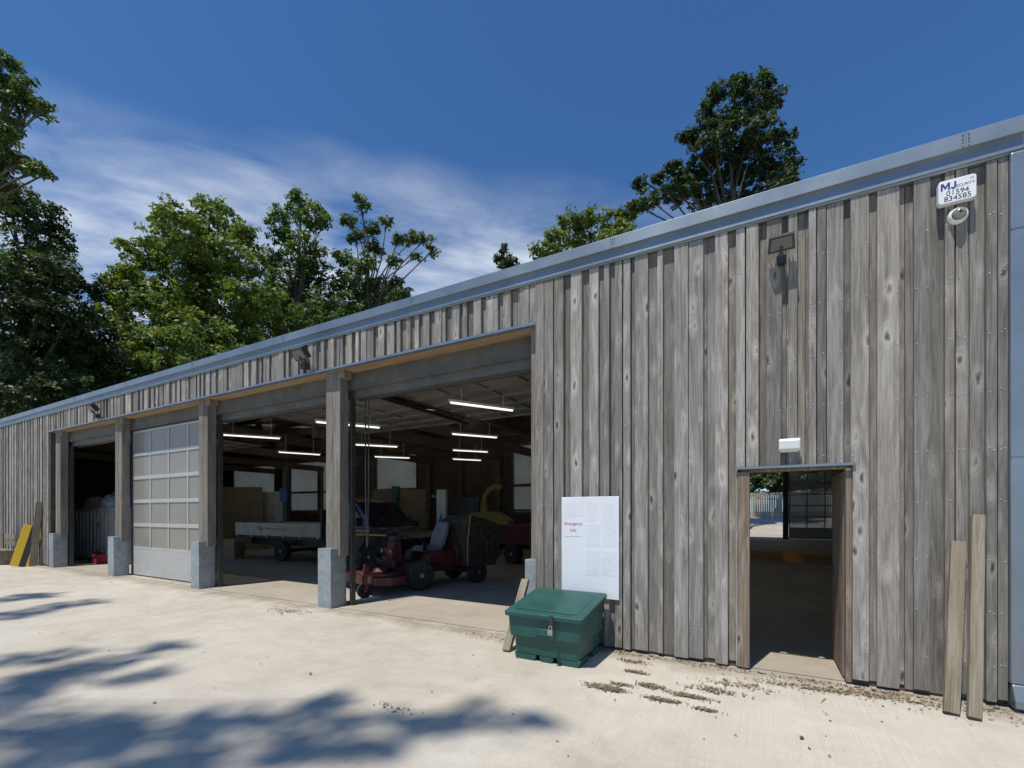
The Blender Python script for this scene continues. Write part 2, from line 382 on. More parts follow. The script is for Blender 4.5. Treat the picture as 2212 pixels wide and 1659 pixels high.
b = MB(); b.box(XO0, XO1+.3, .262, .34, 3.84, ZF+.1); b.box(XO0, XO1+.3, .25, .262, 3.87, 3.89); b.box(XO0, XO1+.3, .34, .40, 3.70, 3.84); b.build('steel_lintel', 'steel', **BW)
# posts
PR = [-2.40, -6.47, -10.64, -14.70, -18.72]
for i, xr in enumerate(PR):
    b = MB(); b.box(xr-.35, xr-.18, .06, .25, .9, ZF-.029, tone=rt(.5, .75)); b.box(xr-.178, xr, .065, .25, .9, ZF-.029, tone=rt(.5, .75))
    b.box(xr-.05, xr+.12, .05, .24, 4.0, ZF-.029, tone=rt(.6, .8))
    p = b.build('post', 'post', bevel=.006, **BW)
    b = MB()
    if i == 0: b.box(xr-.40, xr-.06, .105, .27, .0, 1.03); b.box(xr-.40, XO1-.012, -.03, .104, .0, 1.03)
    else:
        b.box(xr-.39, xr-.06, -.08, .255, .0, 1.03)
        for zz in (.12, .5, .9): b.box(xr-.25, xr-.23, -.084, -.08, zz-.01, zz+.01)
    b.build('post_shoe', 'shoe', p, bevel=.008)
# bays: tracks, sectional doors
ZD = 4.03
for i in range(4):
    xa, xb = PR[i+1], PR[i]-.35
    for x0_ in (xa+.005, xb-.06):
        tr = MB(); tr.box(x0_, x0_+.055, .27, .36, 0, 3.7); tr.build('door_track', 'dsteel', **BW)
    if i != 2:
        b = MB(); n = 6
        for k in range(n):
            y0 = .75+k*.6
            b.box(xa+.08, xb-.08, y0+.006, y0+.594, ZD, ZD+.04)
            b.box(xa+.08, xb-.08, y0+.02, y0+.06, ZD-.035, ZD); b.box(xa+.08, xb-.08, y0+.54, y0+.58, ZD-.035, ZD)
            for q in range(5): xx = xa+.08+(xb-xa-.21)*q/4; b.box(xx, xx+.05, y0+.062, y0+.538, ZD-.034, ZD)
        d = b.build('overhead_door', 'panelw', **BW)
        for xx in (xa+.02, xb-.07):
            b = MB(); b.box(xx, xx+.05, .62, 4.6, ZD-.05, ZD); b.tube([(xx+.02, .32, 3.6), (xx+.02, .36, 3.82), (xx+.02, .48, 3.96), (xx+.02, .66, ZD-.02)], .03, 6)
            b.build('door_rail', 'dsteel', d)
        b = MB(); b.tube([(xa+.05, .48, 3.72), (xb-.05, .48, 3.72)], .05, 10); b.build('torsion_shaft', 'dsteel', d)
    else:
        b = MB()
        wdt = xb-xa-.1; x0 = xa+.05; nc = 4
        b.box(x0, x0+wdt, .30, .345, .03, .70)
        for k in range(6):
            z = .72+(3.80-.72)*k/5
            b.box(x0, x0+wdt, .30, .345, z-.045 if k else .702, z+.045 if k < 5 else z)
        for k in range(nc+1):
            xx = x0+wdt*k/nc; w = .05
            for j in range(5):
                za = .72+(3.08)*j/5+.0455; zb = .72+3.08*(j+1)/5-(.0455 if j < 4 else .0005)
                b.box(max(x0, xx-w/2), min(x0+wdt, xx+w/2), .301, .344, za, zb)
        d = b.build('glazed_overhead_door', 'alu', bevel=.004, **BW)
        b = MB(); b.box(x0+.02, x0+wdt-.02, .318, .326, .71, 3.79); b.build('pane', 'pane', d)
        b = MB(); b.box(x0, x0+wdt, .30, .34, 0.0, .028); b.build('bottom_seal', 'rubber', d)
# doorway
b = MB()
b.box(DH[0]+.002, DH[0]+.115, -.062, .10, .02, DH[2]-.03, tone=(.55, .2, .3)); b.box(DH[1]-.05, DH[1]-.002, -.04, .10, .02, DH[2]-.03, tone=(.5, .6, .3))
b.box(DH[0]+.002, DH[1]-.002, .0, .10, DH[2]-.03, DH[2]-.002, tone=(.5, .7, .3))
b.build('door_lining', 'leafwood', bevel=.004, **BW)
b = MB(); b.box(DH[0]-.02, DH[1]+.02, -.090, -.069, DH[2]-.004, DH[2]+.022); b.build('door_head_flashing', 'galv', **BW)
T = Matrix.Translation((DH[1]-.012, .10, 0)) @ Matrix.Rotation(R(90.5), 4, 'Z')
b = MB()
for k in range(6): b.box(.002+k*.128, .126+k*.128, .0, .045, .03, 2.06, T, tone=rt(.4, .7))
lf = b.build('door_leaf', 'leafwood', bevel=.003, **BW)
b = MB(); b.box(.66, .72, .046, .06, .95, 1.10, T); b.tube([T @ Vector((.69, .06, 1.04)), T @ Vector((.69, .11, 1.04)), T @ Vector((.58, .11, 1.04))], .01, 8); b.build('door_handle', 'dsteel', lf)
# corner trim on the right
b = MB(); b.box(XR+.003, XR+.155, -.10, .05, .22, 4.66); b.prism([(-.10, .22), (-.16, .10), (-.16, .03), (.05, .03), (.05, .22)], 'x', XR+.01, XR+.15)
dp = b.build('corner_downpipe', 'galv', bevel=.012, **BW)
for zz in (2.12, 4.02):
    b = MB(); b.box(XR+.0035, XR+.16, -.104, .052, zz, zz+.03); b.build('pipe_bracket', 'galv', dp)
# end walls, back walls, roof
b = MB(); b.box(XR, XR+.145, .10, 3, 0, 4.85); b.prism([(3, 4.86), (14, 6.5), (28, 4.86)], 'x', XR, XR+.1); b.build('end_wall', 'inner', **BW)
b = MB(); b.box(XR+.15, 6, 2.85, 3, 0, 4.6); b.box(6, 6.15, 2.85, 28.2, 0, 4.6); b.build('annexe_wall', 'inner', **BW)
b = MB(); b.box(XL, XL+.15, .10, 13, 0, 4.9); b.prism([(.1, 4.9), (13, 4.9), (13, 6.35)], 'x', XL, XL+.1); b.build('end_wall', 'inner', **BW)
wins = [(-32.4, -27.6), (-26.4, -20.8), (-18.8, -15.8), (-10.2, -7.6)]
b = MB(); zb, zt2 = 1.7, 4.85
b.box(XL+.15, -4.5, 13, 13.15, 0, zb); b.box(XL+.15, -4.5, 13, 13.15, zt2, 6.4)
edges = [XL+.15]+[e for w in wins for e in w]+[-4.5]
for k in range(0, len(edges), 2): b.box(edges[k], edges[k+1], 13, 13.15, zb+.001, zt2-.001)
b.box(-4.65, -4.5, 13.15, 28, 0, 6.4)
b.box(-4.5, -1.4, 28, 28.15, 0, 5); b.box(5.2, 6.0, 28.0, 28.15, 0, 4.6); b.box(-1.4, 5.2, 28, 28.15, 4.25, 5.0)
b.build('back_wall', 'inner', **BW)
for a, c in wins:
    f = MB()
    for z in (zb, 2.85, zt2-.12): f.box(a+.002, c-.002, 12.96, 13.1, z+.002, z+.12-.004)
    for x in (a+.002, c-.082): f.box(x, x+.08, 12.961, 13.099, zb, zt2)
    fo = f.build('window', 'beam', **BW)
    q = MB(); q.box(a+.05, c-.05, 13.05, 13.052, zb+.05, zt2-.05); q.build('pane', 'frost', fo)
YF = 1.3
la = lambda y: 4.76+(y-.04)*.1236; ua = lambda y: 4.92+(y-.04)*.1207; ub = lambda y: 4.92+(y-.04)*.1239
b = MB()
b.prism([(.04, 4.76), (YF, la(YF)), (YF, ua(YF)), (.04, 4.92)], 'x', XL-.1, -4.5); b.prism([(.04, 4.76), (YF, la(YF)), (YF, ub(YF)), (.04, 4.92)], 'x', -4.499, XR+.15)
P1 = [(YF+.001, la(YF)), (13.3, 6.40), (13.3, 6.52), (YF+.001, ua(YF))]; P2 = [(YF+.001, la(YF)), (14, 6.48), (28.4, 4.85), (28.4, 5.0), (14, 6.65), (YF+.001, ub(YF))]
RL = [(-27.3, -26.8), (-20.4, -19.7), (-17.4, -16.7), (-12.8, -12.1), (-8.7, -8.0)]; ed = [XL-.1]+[e for r_ in RL for e in r_]+[-4.5]
for k in range(0, len(ed), 2): b.prism(P1, 'x', ed[k], ed[k+1])
RR = [(-2.6, -2.0), (.0, .6)]; ed = [-4.499]+[e for r_ in RR for e in r_]+[XR+.15]
for k in range(0, len(ed), 2): b.prism(P2, 'x', ed[k], ed[k+1])
b.box(XR+.15, 6.3, 2.8, 28.4, 4.61, 4.74); b.build('roof', 'roofm', **BW)
for r_ in RL:  # added translucent strips, put in to brighten the dark bays
    q = MB(); q.prism([(YF-.05, ua(YF)+.002), (13.3, 6.523), (13.3, 6.533), (YF-.05, ua(YF)+.012)], 'x', r_[0]-.02, r_[1]+.02); q.build('added_rooflight', 'added_rooflight', **BW)
for r_ in RR:  # added strips too, to brighten the right hall
    q = MB(); q.prism([(YF-.05, ub(YF)+.002), (10, ub(10)+.002), (10, ub(10)+.012), (YF-.05, ub(YF)+.012)], 'x', r_[0]-.02, r_[1]+.02)
    q.prism([(14, 6.653), (28.4, 5.003), (28.4, 5.013), (14, 6.665)], 'x', r_[0]-.02, r_[1]+.02); q.build('added_rooflight', 'added_rooflight', **BW)
    q = MB(); q.prism([(10.003, ub(10)+.002), (13.997, 6.653), (13.997, 6.664), (10.003, ub(10)+.012)], 'x', r_[0]-.02, r_[1]+.02); q.build('added_clear_rooflight', 'added_clear_rl', **BW)  # added clear panel, throws a sun patch onto the hall floor
for i, x in enumerate([-2.85, -4.6, -6.65, -8.9, -10.8, -12.9, -14.9, -18.9, -23.1, -27.2]):
    b = MB(); b.box(x-.1, x+.1, 4.5 if x in (-4.6, -8.9, -12.9) else .42, 13, 4.12, 4.42, tone=rt(.4, .6)); b.box(x-.08, x+.08, 6.3, 6.5, 4.42, 5.45, tone=rt(.4, .6))
    if x < -5:
        b.box(x-.12, x+.12, 12.7, 12.95, 0, 4.12)
    b.build('roof_beam', 'beam', **BW)
for y in (1.6, 3.6, 5.6, 7.6, 9.6, 11.6):
    z = 4.76+(y-.04)*.123-.02; b = MB(); b.box(XL+.2, XR-.02, y-.04, y+.04, z-.2, z-.02); b.build('purlin', 'dwood', **BW)
for y in (5.2, 9.0):
    b = MB(); b.box(XL+.3, -4.7, y-.08, y+.08, 4.425, 4.62, tone=(.5, .3, 0)); b.build('tie_beam', 'dwood', **BW)
# glazed door in the far back opening
b = MB(); b.box(1.02, 1.33, 27.8, 28.0, 0, 4.24); b.build('door_post', 'dsteel', **BW)
b = MB()
for k in range(6): b.box(1.35, 5.1, 28.02, 28.07, .7+k*.7-.04, .7+k*.7+.04)
b.box(1.35, 5.1, 28.02, 28.07, .05, .66)
for k in range(5): b.box(1.35+k*.92, 1.42+k*.92, 28.021, 28.069, .66, 4.2)
d = b.build('glazed_overhead_door', 'alu', **BW)
b = MB(); b.box(1.36, 5.09, 28.04, 28.05, .67, 4.2); b.build('pane', 'pane_clear', d)

# ------------------------------------------------------------------ fixtures on the wall
def flood(px, py, label, sc=1.0, tilt=40):
    X = WX(px, -.05); Z = WZ(px, py, -.2)
    t = thing('floodlight', label, 'floodlight', (X, -.055, Z), 0, None)
    T = Matrix.Translation((0, -.15*sc, .02)) @ Matrix.Rotation(R(tilt), 4, 'X') @ Matrix.Scale(sc, 4)
    b = MB()
    b.prism([(-.13, -.085), (.13, -.085), (.115, .075), (-.115, .075)], 'y', -.02, .05, T)
    for k in range(7): b.box(-.11+k*.034, -.10+k*.034, .05, .075, -.075, .065, T)
    b.build('housing', 'lampg', t, bevel=.008)
    b = MB(); b.prism([(-.105, -.062), (.105, -.062), (.093, .052), (-.093, .052)], 'y', -.024, -.0205, T); b.build('lens', 'lens', t)
    b = MB(); b.box(-.03*sc, .03*sc, -.012, .008, -.16*sc, -.02*sc); b.tube([(0, -.01, -.10*sc), (0, -.09*sc, -.10*sc), (0, -.15*sc, -.02*sc)], .016*sc, 8); b.box(-.045*sc, .045*sc, -.10*sc, -.03*sc, -.17*sc, -.09*sc)
    b.build('bracket', 'lampg', t)
flood(1687, 528, 'floodlight high on the wide timber wall above the doorway', .92)
flood(668, 764, 'floodlight on the boarding above the post between the two open bays', 1.3)
flood(218, 880, 'floodlight on the boarding above the far left open bay', 1.3)
# bulkhead lamp
X0, X1 = WX(1682), WX(1728); Zc = WZ(1705, 960, -.12)
t = thing('bulkhead_light', 'white rectangular bulkhead lamp on the wall just above the doorway', 'light', ((X0+X1)/2, -.055, Zc))
b = MB(); b.box(X0+.012, X1-.012, -.075, -.055, Zc-.07, Zc+.065); b.build('back_plate', 'white', t, True, bevel=.006)
b = MB(); b.prism([(-.076, Zc-.065), (-.13, Zc-.05), (-.14, Zc+.035), (-.125, Zc+.06), (-.076, Zc+.062)], 'x', X0, X1); b.build('diffuser', 'white', t, True, bevel=.012)
# alarm box
XA, XB = WX(2027, -.12), WX(2110, -.12); ZA, ZB = WZ(2069, 434, -.12), WZ(2069, 383, -.12); xm, zm = (XA+XB)/2, (ZA+ZB)/2
t = thing('alarm_box', 'white security alarm box with blue lettering high at the right end of the wall', 'alarm box', (xm, -.052, ZA))
b = MB(); w, h = (XB-XA)/2, (ZB-ZA)/2
pl = []
for cx_, cz_, a0 in ((w-.025, h-.025, 0), (-w+.025, h-.025, 90), (-w+.025, -h+.025, 180), (w-.025, -h+.025, 270)):
    for k in range(5): a = R(a0+k*22.5); pl.append((xm+cx_+.025*math.cos(a), zm+cz_+.025*math.sin(a)))
b.prism(pl, 'y', -.12, -.060); b.build('cover', 'white', t, True, bevel=.006)
b = MB(); x, z = xm-w+.016, zm+.014      # blue capital M and J cut as flat letters
b.prism([(x, z), (x+.012, z), (x+.012, z+.042), (x+.027, z+.012), (x+.033, z+.012), (x+.048, z+.042), (x+.048, z), (x+.060, z), (x+.060, z+.062), (x+.045, z+.062), (x+.030, z+.030), (x+.015, z+.062), (x, z+.062)], 'y', -.1225, -.1205)
b.build('letter_m', 'blue_t', t, True)
b = MB(); x += .066
b.prism([(x, z+.013), (x+.007, z+.002), (x+.018, z-.002), (x+.028, z+.003), (x+.034, z+.015), (x+.034, z+.062), (x+.022, z+.062), (x+.022, z+.017), (x+.017, z+.011), (x+.012, z+.013), (x+.009, z+.020)], 'y', -.1225, -.1205)
b.build('letter_j', 'blue_t', t, True)
text('lettering', 'SECURITY', .033, (xm+w-.078, -.1212, zm+.030), 'blue_t', t, 0, sx=.92)
text('lettering', 'UK', .02, (xm+w-.03, -.1212, zm+.070), 'blue_t', t, .0)
text('lettering', '01594', .060, (xm+.002, -.1212, zm-.020), 'black_t', t, 0)
text('lettering', '834585', .060, (xm+.002, -.1212, zm-.068), 'black_t', t, 0)
# dome camera
X, Z = WX(2071, -.1), WZ(2071, 463, -.1)
t = thing('dome_camera', 'round dome security camera below the white alarm box', 'camera', (X, -.055, Z))
T = Matrix.Rotation(R(90), 4, 'X')
b = MB(); b.lathe([(.066, .0), (.07, .012), (.068, .035), (.056, .05), (.052, .05)], 32, T); b.build('base_ring', 'white', t, smooth=True)
b = MB(); b.lathe([(.05*math.cos(R(a)), .05+.05*math.sin(R(a))) for a in range(0, 91, 10)], 28, T); b.build('dome', 'dome', t, smooth=True)
b = MB(); b.lathe([(.012*math.cos(R(a))+.001, .095+.012*math.sin(R(a))) for a in range(0, 91, 30)], 12, T); b.build('lens', 'black', t)
# whiteboard with notices
XA, XB = WX(1213, -.085), WX(1337, -.085); ZB, ZA = WZ(1213, 1074, -.085), WZ(1337, 1297, -.085)
t = thing('notice_board', 'white notice board headed Emergency Info on the wall above the green bin', 'notice board', (XA, -.05, ZA))
b = MB(); b.box(XA, XB, -.085, -.067, ZA, ZB); b.build('board', 'whitebd', t, True, bevel=.005)
w = XB-XA; h = ZB-ZA
def note(u, v, uw, vh, dens, rows):
    b = MB(); x0 = XA+u*w; x1 = x0+uw*w; z1 = ZB-v*h; z0 = z1-vh*h
    b.box(x0, x1, -.0865, -.0855, z0, z1)
    for k in range(rows):
        zz = z1-(k+.8)*(z1-z0)/(rows+.6); x = x0+.012
        while x < x1-.02:
            l = random.uniform(.008, .05)
            if random.random() < dens: b.box(x, min(x+l, x1-.01), -.0872, -.0866, zz-.001, zz+.001, mi=1)
            x += l+.008
    b.build('pinned_sheet', ['paper', 'ink'], t, True)
note(.06, .06, .32, .13, .3, 5); note(.45, .05, .20, .19, .45, 9); note(.70, .06, .22, .21, .2, 8)
note(.45, .27, .22, .22, .35, 10); note(.72, .27, .24, .22, .2, 7); note(.44, .53, .24, .25, .4, 9); note(.70, .53, .26, .24, .45, 10)
text('lettering', 'Emergency', .055, (XA+.215*w, -.0868, ZB-.27*h), 'red_t', t, 0)
text('lettering', 'Info', .055, (XA+.215*w, -.0868, ZB-.335*h), 'red_t', t, 0)
b = MB(); b.box(XA+.06*w, XA+.38*w, -.0868, -.0855, ZB-.398*h, ZB-.395*h); b.build('rule', 'ink', t, True)

# ------------------------------------------------------------------ grit bin
bx0, bx1, by0, by1 = -2.50, -1.70, -.90, -.19
t = thing('grit_bin', 'dark green plastic grit bin with sloping padlocked lid beneath the notice board', 'grit bin', ((bx0+bx1)/2, (by0+by1)/2, 0))
def rr(x0, x1, y0, y1, z, r=.03, zf=None):
    out = []
    for cx_, cy_, a0 in ((x1-r, y1-r, 0), (x0+r, y1-r, 90), (x0+r, y0+r, 180), (x1-r, y0+r, 270)):
        for k in range(4):
            a = R(a0+k*30); yy = cy_+r*math.sin(a)
            zz = z if zf is None else z+(zf-z)*(yy-y0)/(y1-y0)
            out.append((cx_+r*math.cos(a), yy, zz))
    return out
b = MB()
b.loft([rr(bx0+.02, bx1-.02, by0+.02, by1-.02, .07), rr(bx0+.01, bx1-.01, by0+.01, by1-.01, .235), rr(bx0+.005, bx1-.005, by0+.005, by1-.005, .25), rr(bx0-.025, bx1+.025, by0-.04, by1+.005, .275),
        rr(bx0-.038, bx1+.038, by0-.06, by1+.02, .505, .03, .625)])
for xa, xb in ((bx0+.02, bx0+.26), (bx0+.33, bx1-.33), (bx1-.26, bx1-.02)):
    b.prism([(xa, 0), (xb, 0), (xb+.02, .075), (xa-.02, .075)], 'y', by0+.025, by0+.30)
    b.prism([(xa, 0), (xb, 0), (xb+.02, .075), (xa-.02, .075)], 'y', by1-.24, by1-.025)
b.prism([(bx0+.30, .31), (bx0+.48, .31), (bx0+.48, .39), (bx0+.30, .39)], 'y', by0-.058, by0-.03)
b.build('body', 'green', t, True, bevel=.010, smooth=True)
b = MB()
b.loft([rr(bx0-.062, bx1+.062, by0-.095, by1+.05, .50, .03, .632), rr(bx0-.068, bx1+.068, by0-.10, by1+.055, .545, .03, .682), rr(bx0-.055, bx1+.055, by0-.085, by1+.04, .556, .03, .693)])
b.prism([(bx0+.02, .0), (bx1-.02, .0), (bx1-.05, .012), (bx0+.05, .012)], 'y', 0, .62, Matrix.Translation((0, by0-.01, .556+.0125)) @ Matrix.Rotation(math.atan2(.137, .835), 4, 'X'))
b.build('lid', 'green', t, True, bevel=.006, smooth=True)
xm = (bx0+bx1)/2+.12
b = MB(); b.box(xm-.02, xm+.02, by0-.118, by0-.104, .42, .56); b.build('hasp', 'dsteel', t, True)
b = MB(); b.box(xm-.026, xm+.026, by0-.145, by0-.119, .355, .41); b.tube([(xm-.016, by0-.132, .405), (xm-.016, by0-.132, .44), (xm, by0-.132, .455), (xm+.016, by0-.132, .44), (xm+.016, by0-.132, .405)], .005, 8)
b.build('padlock', 'rim', t, True, bevel=.004)

# ------------------------------------------------------------------ leaning timbers
def lean(name, label, base, top, w, th, mat='plank', cat='plank', side=Vector((1, 0, 0))):
    base = Vector(base); top = Vector(top); d = (top-base); L = d.length; d.normalize()
    s_ = (side-d*side.dot(d)).normalized(); n = s_.cross(d)
    T = Matrix((( *[s_[0], n[0], d[0], base[0]],), (s_[1], n[1], d[1], base[1]), (s_[2], n[2], d[2], base[2]), (0, 0, 0, 1)))
    b = MB(); b.box(-w/2, w/2, -th/2, th/2, .0, L, tone=rt(.5, .8))
    o = b.build(name, mat, bevel=.006); o.matrix_world = T; return tag(o, label, cat)
lean('leaning_plank', 'shorter rough plank leaning on the wall at the right end', (1.335, -.46, 0.02), (1.48, -.094, 1.40), .10, .05)
lean('leaning_plank', 'taller mossy plank leaning on the wall beside the corner downpipe', (1.465, -.49, 0.02), (1.605, -.094, 1.63), .082, .06)
g0 = G(1094, 1408)
lean('timber_offcut', 'rough timber offcut leaning behind the green bin at the bay edge', (g0[0], g0[1], 0.01), (-2.72, -.16, .78), .10, .06, cat='timber')
lean('striped_board', 'yellow and black striped board leaning on the far left wall', (WX(44, -.5), -.5, .01), (WX(74, -.17), -.17, 1.25), .46, .06, 'stripe', 'board', Vector((.24, .97, 0)))
lean('timber_offcut', 'weathered pole leaning behind the striped board at the far left', (WX(70, -.25), -.25, 0.01), (WX(86, -.095), -.095, 2.0), .16, .12, cat='timber', side=Vector((.3, .95, 0)))
gb = (WX(6, -.5), -.5)
t = thing('wooden_bench', 'low wooden bench against the wall at the left edge', 'bench', (gb[0]-.3, gb[1], 0))
b = MB()
for k in range(3): b.box(-.7, .7, -.2+k*.14, -.08+k*.14, .42, .46, tone=rt(.4, .7))
b.build('seat', 'plank', t)
for s_ in (-.6, .6):
    b = MB(); b.box(s_-.04, s_+.04, -.18, .2, 0, .42, tone=rt()); b.build('leg', 'plank', t)
b = MB()
for k in range(2): b.box(-.7, .7, .23, .27, .6+k*.2, .74+k*.2, tone=rt())
for s_ in (-.6, .6): b.box(s_-.04, s_+.04, .2, .23, .42, .95)
b.build('backrest', 'plank', t)

# ------------------------------------------------------------------ wheels helper
def wheel(parent, x, y, r, w, rimr=.55, mat='rim'):
    T = Matrix.Translation((x, y, r)) @ Matrix.Rotation(R(90), 4, 'X')
    b = MB(); b.lathe([(r*rimr, -w*.42), (r*.86, -w*.5), (r*.97, -w*.42), (r, -w*.2), (r, w*.2), (r*.97, w*.42), (r*.86, w*.5), (r*rimr, w*.42)], 28, T)
    o = b.build('wheel', 'rubber', parent, smooth=True)
    pr = [(r*rimr, -w*.40), (r*rimr*.9, -w*.385), (r*rimr*.75, -w*.22), (r*.2, -w*.25), (r*.16, -w*.42), (.004, -w*.425)]
    b = MB(); b.lathe(pr+[(a, -h) for a, h in reversed(pr)], 24, T)
    for sg in (-1, 1):
        for k in range(5):
            a = 2*math.pi*k/5; cx_, cy_ = r*rimr*.5*math.cos(a), r*rimr*.5*math.sin(a)
            b.box(cx_-r*.03, cx_+r*.03, cy_-r*.03, cy_+r*.03, sg*w*.27-.006, sg*w*.27+.006, T)
    b.build('rim', mat, o, smooth=True)
    return o
# ------------------------------------------------------------------ mower
t = thing('ride_on_mower', 'dark red ride on mower with grey seat parked in the right open bay', 'mower', (-7.0, 2.35, .004), math.atan2(-.97, -.36))
t.scale = (1.05, 1.05, 1.05)
for y in (-.55, .55): wheel(t, 0, y, .30, .27, .5)
for y in (-.48, .48): wheel(t, -1.5, y, .23, .19, .5)
b = MB()
b.loft([[(-.95, -.38, .32), (.45, -.38, .32), (.45, .38, .32), (-.95, .38, .32)], [(-.95, -.42, .50), (.50, -.42, .45), (.50, .42, .45), (-.95, .42, .50)]])
b.box(-1.7, -.95, -.2, .2, .28, .45); b.box(-.06, .06, -.46, .46, .24, .32); b.box(-1.55, -1.45, -.42, .42, .18, .28)
for y in (-.40, .40): b.prism([(-.92, .50), (-.18, .50), (-.24, .70), (-.36, .76), (-.86, .76)], 'y', y-.15, y+.15)
b.prism([(.42, .45), (.50, .45), (.52, .62), (.46, .62)], 'y', -.40, .40)
b.build('chassis', 'mred', t, bevel=.02)
b = MB(); b.prism([(.14, .46), (.44, .46), (.36, .98), (.22, 1.0)], 'y', -.15, .15); b.tube([(.28, 0, .98), (.16, 0, 1.10)], .03, 8); b.build('steering_column', 'mred', t, bevel=.02)
T = Matrix.Translation((.14, 0, 1.11)) @ Matrix.Rotation(R(-32), 4, 'Y')
b = MB(); pts = [T @ Vector((.19*math.cos(a), .19*math.sin(a), 0)) for a in [2*math.pi*k/20 for k in range(21)]]; b.tube(pts, .018, 8)
for a in (0, 2.1, 4.2): b.tube([T @ Vector((0, 0, 0)), T @ Vector((.19*math.cos(a), .19*math.sin(a), 0))], .012, 6)
b.build('steering_wheel', 'black', t, smooth=True)
st = MB(); st.prism([(-.78, .73), (-.26, .73), (-.24, .80), (-.32, .86), (-.74, .83)], 'y', -.24, .24)
so = st.build('seat', 'seat', t, bevel=.04, seg=3)
b = MB(); b.loft([[(-.80, -.23, .80), (-.66, -.23, .80), (-.66, .23, .80), (-.80, .23, .80)], [(-.90, -.25, 1.12), (-.76, -.25, 1.12), (-.76, .25, 1.12), (-.90, .25, 1.12)], [(-.97, -.19, 1.36), (-.86, -.19, 1.36), (-.86, .19, 1.36), (-.97, .19, 1.36)]])
b.build('backrest', 'seat', t, bevel=.04, seg=3)
b = MB(); b.loft([[(-1.8, -.45, .42), (-.95, -.45, .42), (-.95, .45, .42), (-1.8, .45, .42)], [(-1.78, -.43, .8), (-.97, -.43, .88), (-.97, .43, .88), (-1.78, .43, .8)]]); b.build('engine_cover', 'mred', t, bevel=.04)
b = MB(); b.loft([[(-1.95, -.5, .38), (-1.12, -.5, .40), (-1.12, .62, .40), (-1.95, .62, .38)], [(-2.05, -.52, .9), (-1.10, -.54, .95), (-1.10, .68, .95), (-2.05, .68, .9)], [(-2.02, -.5, 1.3), (-1.18, -.52, 1.4), (-1.18, .64, 1.4), (-2.02, .64, 1.3)], [(-1.85, -.40, 1.40), (-1.32, -.42, 1.52), (-1.32, .54, 1.52), (-1.85, .54, 1.40)]])
for k in range(5): b.box(-1.12, -1.08, -.42+k*.25, -.38+k*.25, .46, 1.3)
for k in range(6): b.box(-1.98+k*.16, -1.94+k*.16, .66, .70, .5, 1.2)
b.box(-2.0, -1.12, .665, .71, .62, .66); b.box(-2.0, -1.12, .665, .71, .98, 1.02)
b.build('grass_hopper', 'hopper', t, bevel=.02)
b = MB(); b.tube([(-1.06, .74, .42), (-1.05, .76, 1.0), (-1.2, .66, 1.54)], .014, 8); b.build('hopper_strut', 'yellow', t, smooth=True)
b = MB(); b.tube([(-1.06, -.58, .42), (-1.05, -.58, 1.0), (-1.2, -.52, 1.54)], .022, 8); b.build('hopper_strut', 'dsteel', t, smooth=True)
b = MB()
pl = [(.46, -1.0), (.80, -1.08), (1.08, -.85), (1.16, -.3), (1.16, .3), (1.08, .75), (.80, .92), (.46, .85)]
b.prism(pl, 'z', .20, .36); b.prism([(p[0]*.86+.11, p[1]*.9) for p in pl], 'z', .36, .41)
for y in (-.55, 0, .5): b.lathe([(.15, .41), (.15, .45), (.10, .52), (.03, .53)], 14, Matrix.Translation((.82, y, 0)))
dk = b.build('cutting_deck', 'mred', t, bevel=.015)
for y in (-.28, .28):
    b = MB(); b.tube([(.40, y, .46), (.65, y, .47), (.85, y, .40)], .035, 8); b.build('lift_arm', 'dsteel', t)
for y in (-.86, .70):
    b = MB(); b.tube([(.85, y, .38), (1.22, y, .46)], .035, 8); b.box(1.18, 1.26, y-.06, y+.06, .42, .46); b.box(1.19, 1.25, y-.07, y-.055, .14, .44); b.box(1.19, 1.25, y+.055, y+.07, .14, .44); b.tube([(1.22, y, .46), (1.22, y, .62)], .022, 8)
    b.build('caster_fork', 'bred' if y < 0 else 'dred', t)
    wheel(t, 1.22, y, .14, .09)
for y in (-.2, .2):
    b = MB(); b.lathe([(.05, 0), (.055, .02), (.04, .03)], 14, Matrix.Translation((.45, y, .78)) @ Matrix.Rotation(R(90), 4, 'Y')); b.build('headlight', 'lens', t)
b = MB(); b.box(.36, .44, -.26, .26, .72, .84); b.build('light_bar', 'mred', t, bevel=.01)
b = MB(); b.box(-.3, -.2, .30, .34, .76, .95); b.tube([(-.25, .34, .9), (-.1, .36, 1.05)], .014, 6); b.lathe([(.03, 0), (.035, .03), (.01, .06)], 10, Matrix.Translation((-.1, .36, 1.04))); b.build('control_lever', 'black', t)

# ------------------------------------------------------------------ truck (heading +X)
t = thing('flatbed_truck', 'black cab truck with cream dropside bed parked across the middle bays', 'truck', (-14.4, 5.25, .004))
for x in (0, 4.15):
    for y in (-.82, .82): wheel(t, x, y, .34, .24, .62, 'rim')
b = MB(); b.box(-2.5, 2.15, -.95, .95, .78, .88); b.box(-2.4, 5.0, -.45, -.3, .5, .78); b.box(-2.4, 5.0, .3, .45, .5, .78); b.box(-.2, .2, -.8, .8, .3, .4); b.build('bed_floor', 'dsteel', t)
def drop(x0, x1, y0, y1, nm, lab=None):
    b = MB(); b.box(x0, x1, y0, y1, .86, 1.30)
    if x1-x0 > 1:
        for k in range(1, 4): b.box(x0+.02, x1-.02, y0-.012 if y0 < 0 else y1, y0 if y0 < 0 else y1+.012, .86+k*.11-.012, .86+k*.11+.012)
        for k in range(6): b.box(x0+.1+k*(x1-x0-.2)/5-.03, x0+.1+k*(x1-x0-.2)/5+.03, y0-.02, y0, .80, .92)
    return b.build(nm, 'cream', t, bevel=.006)
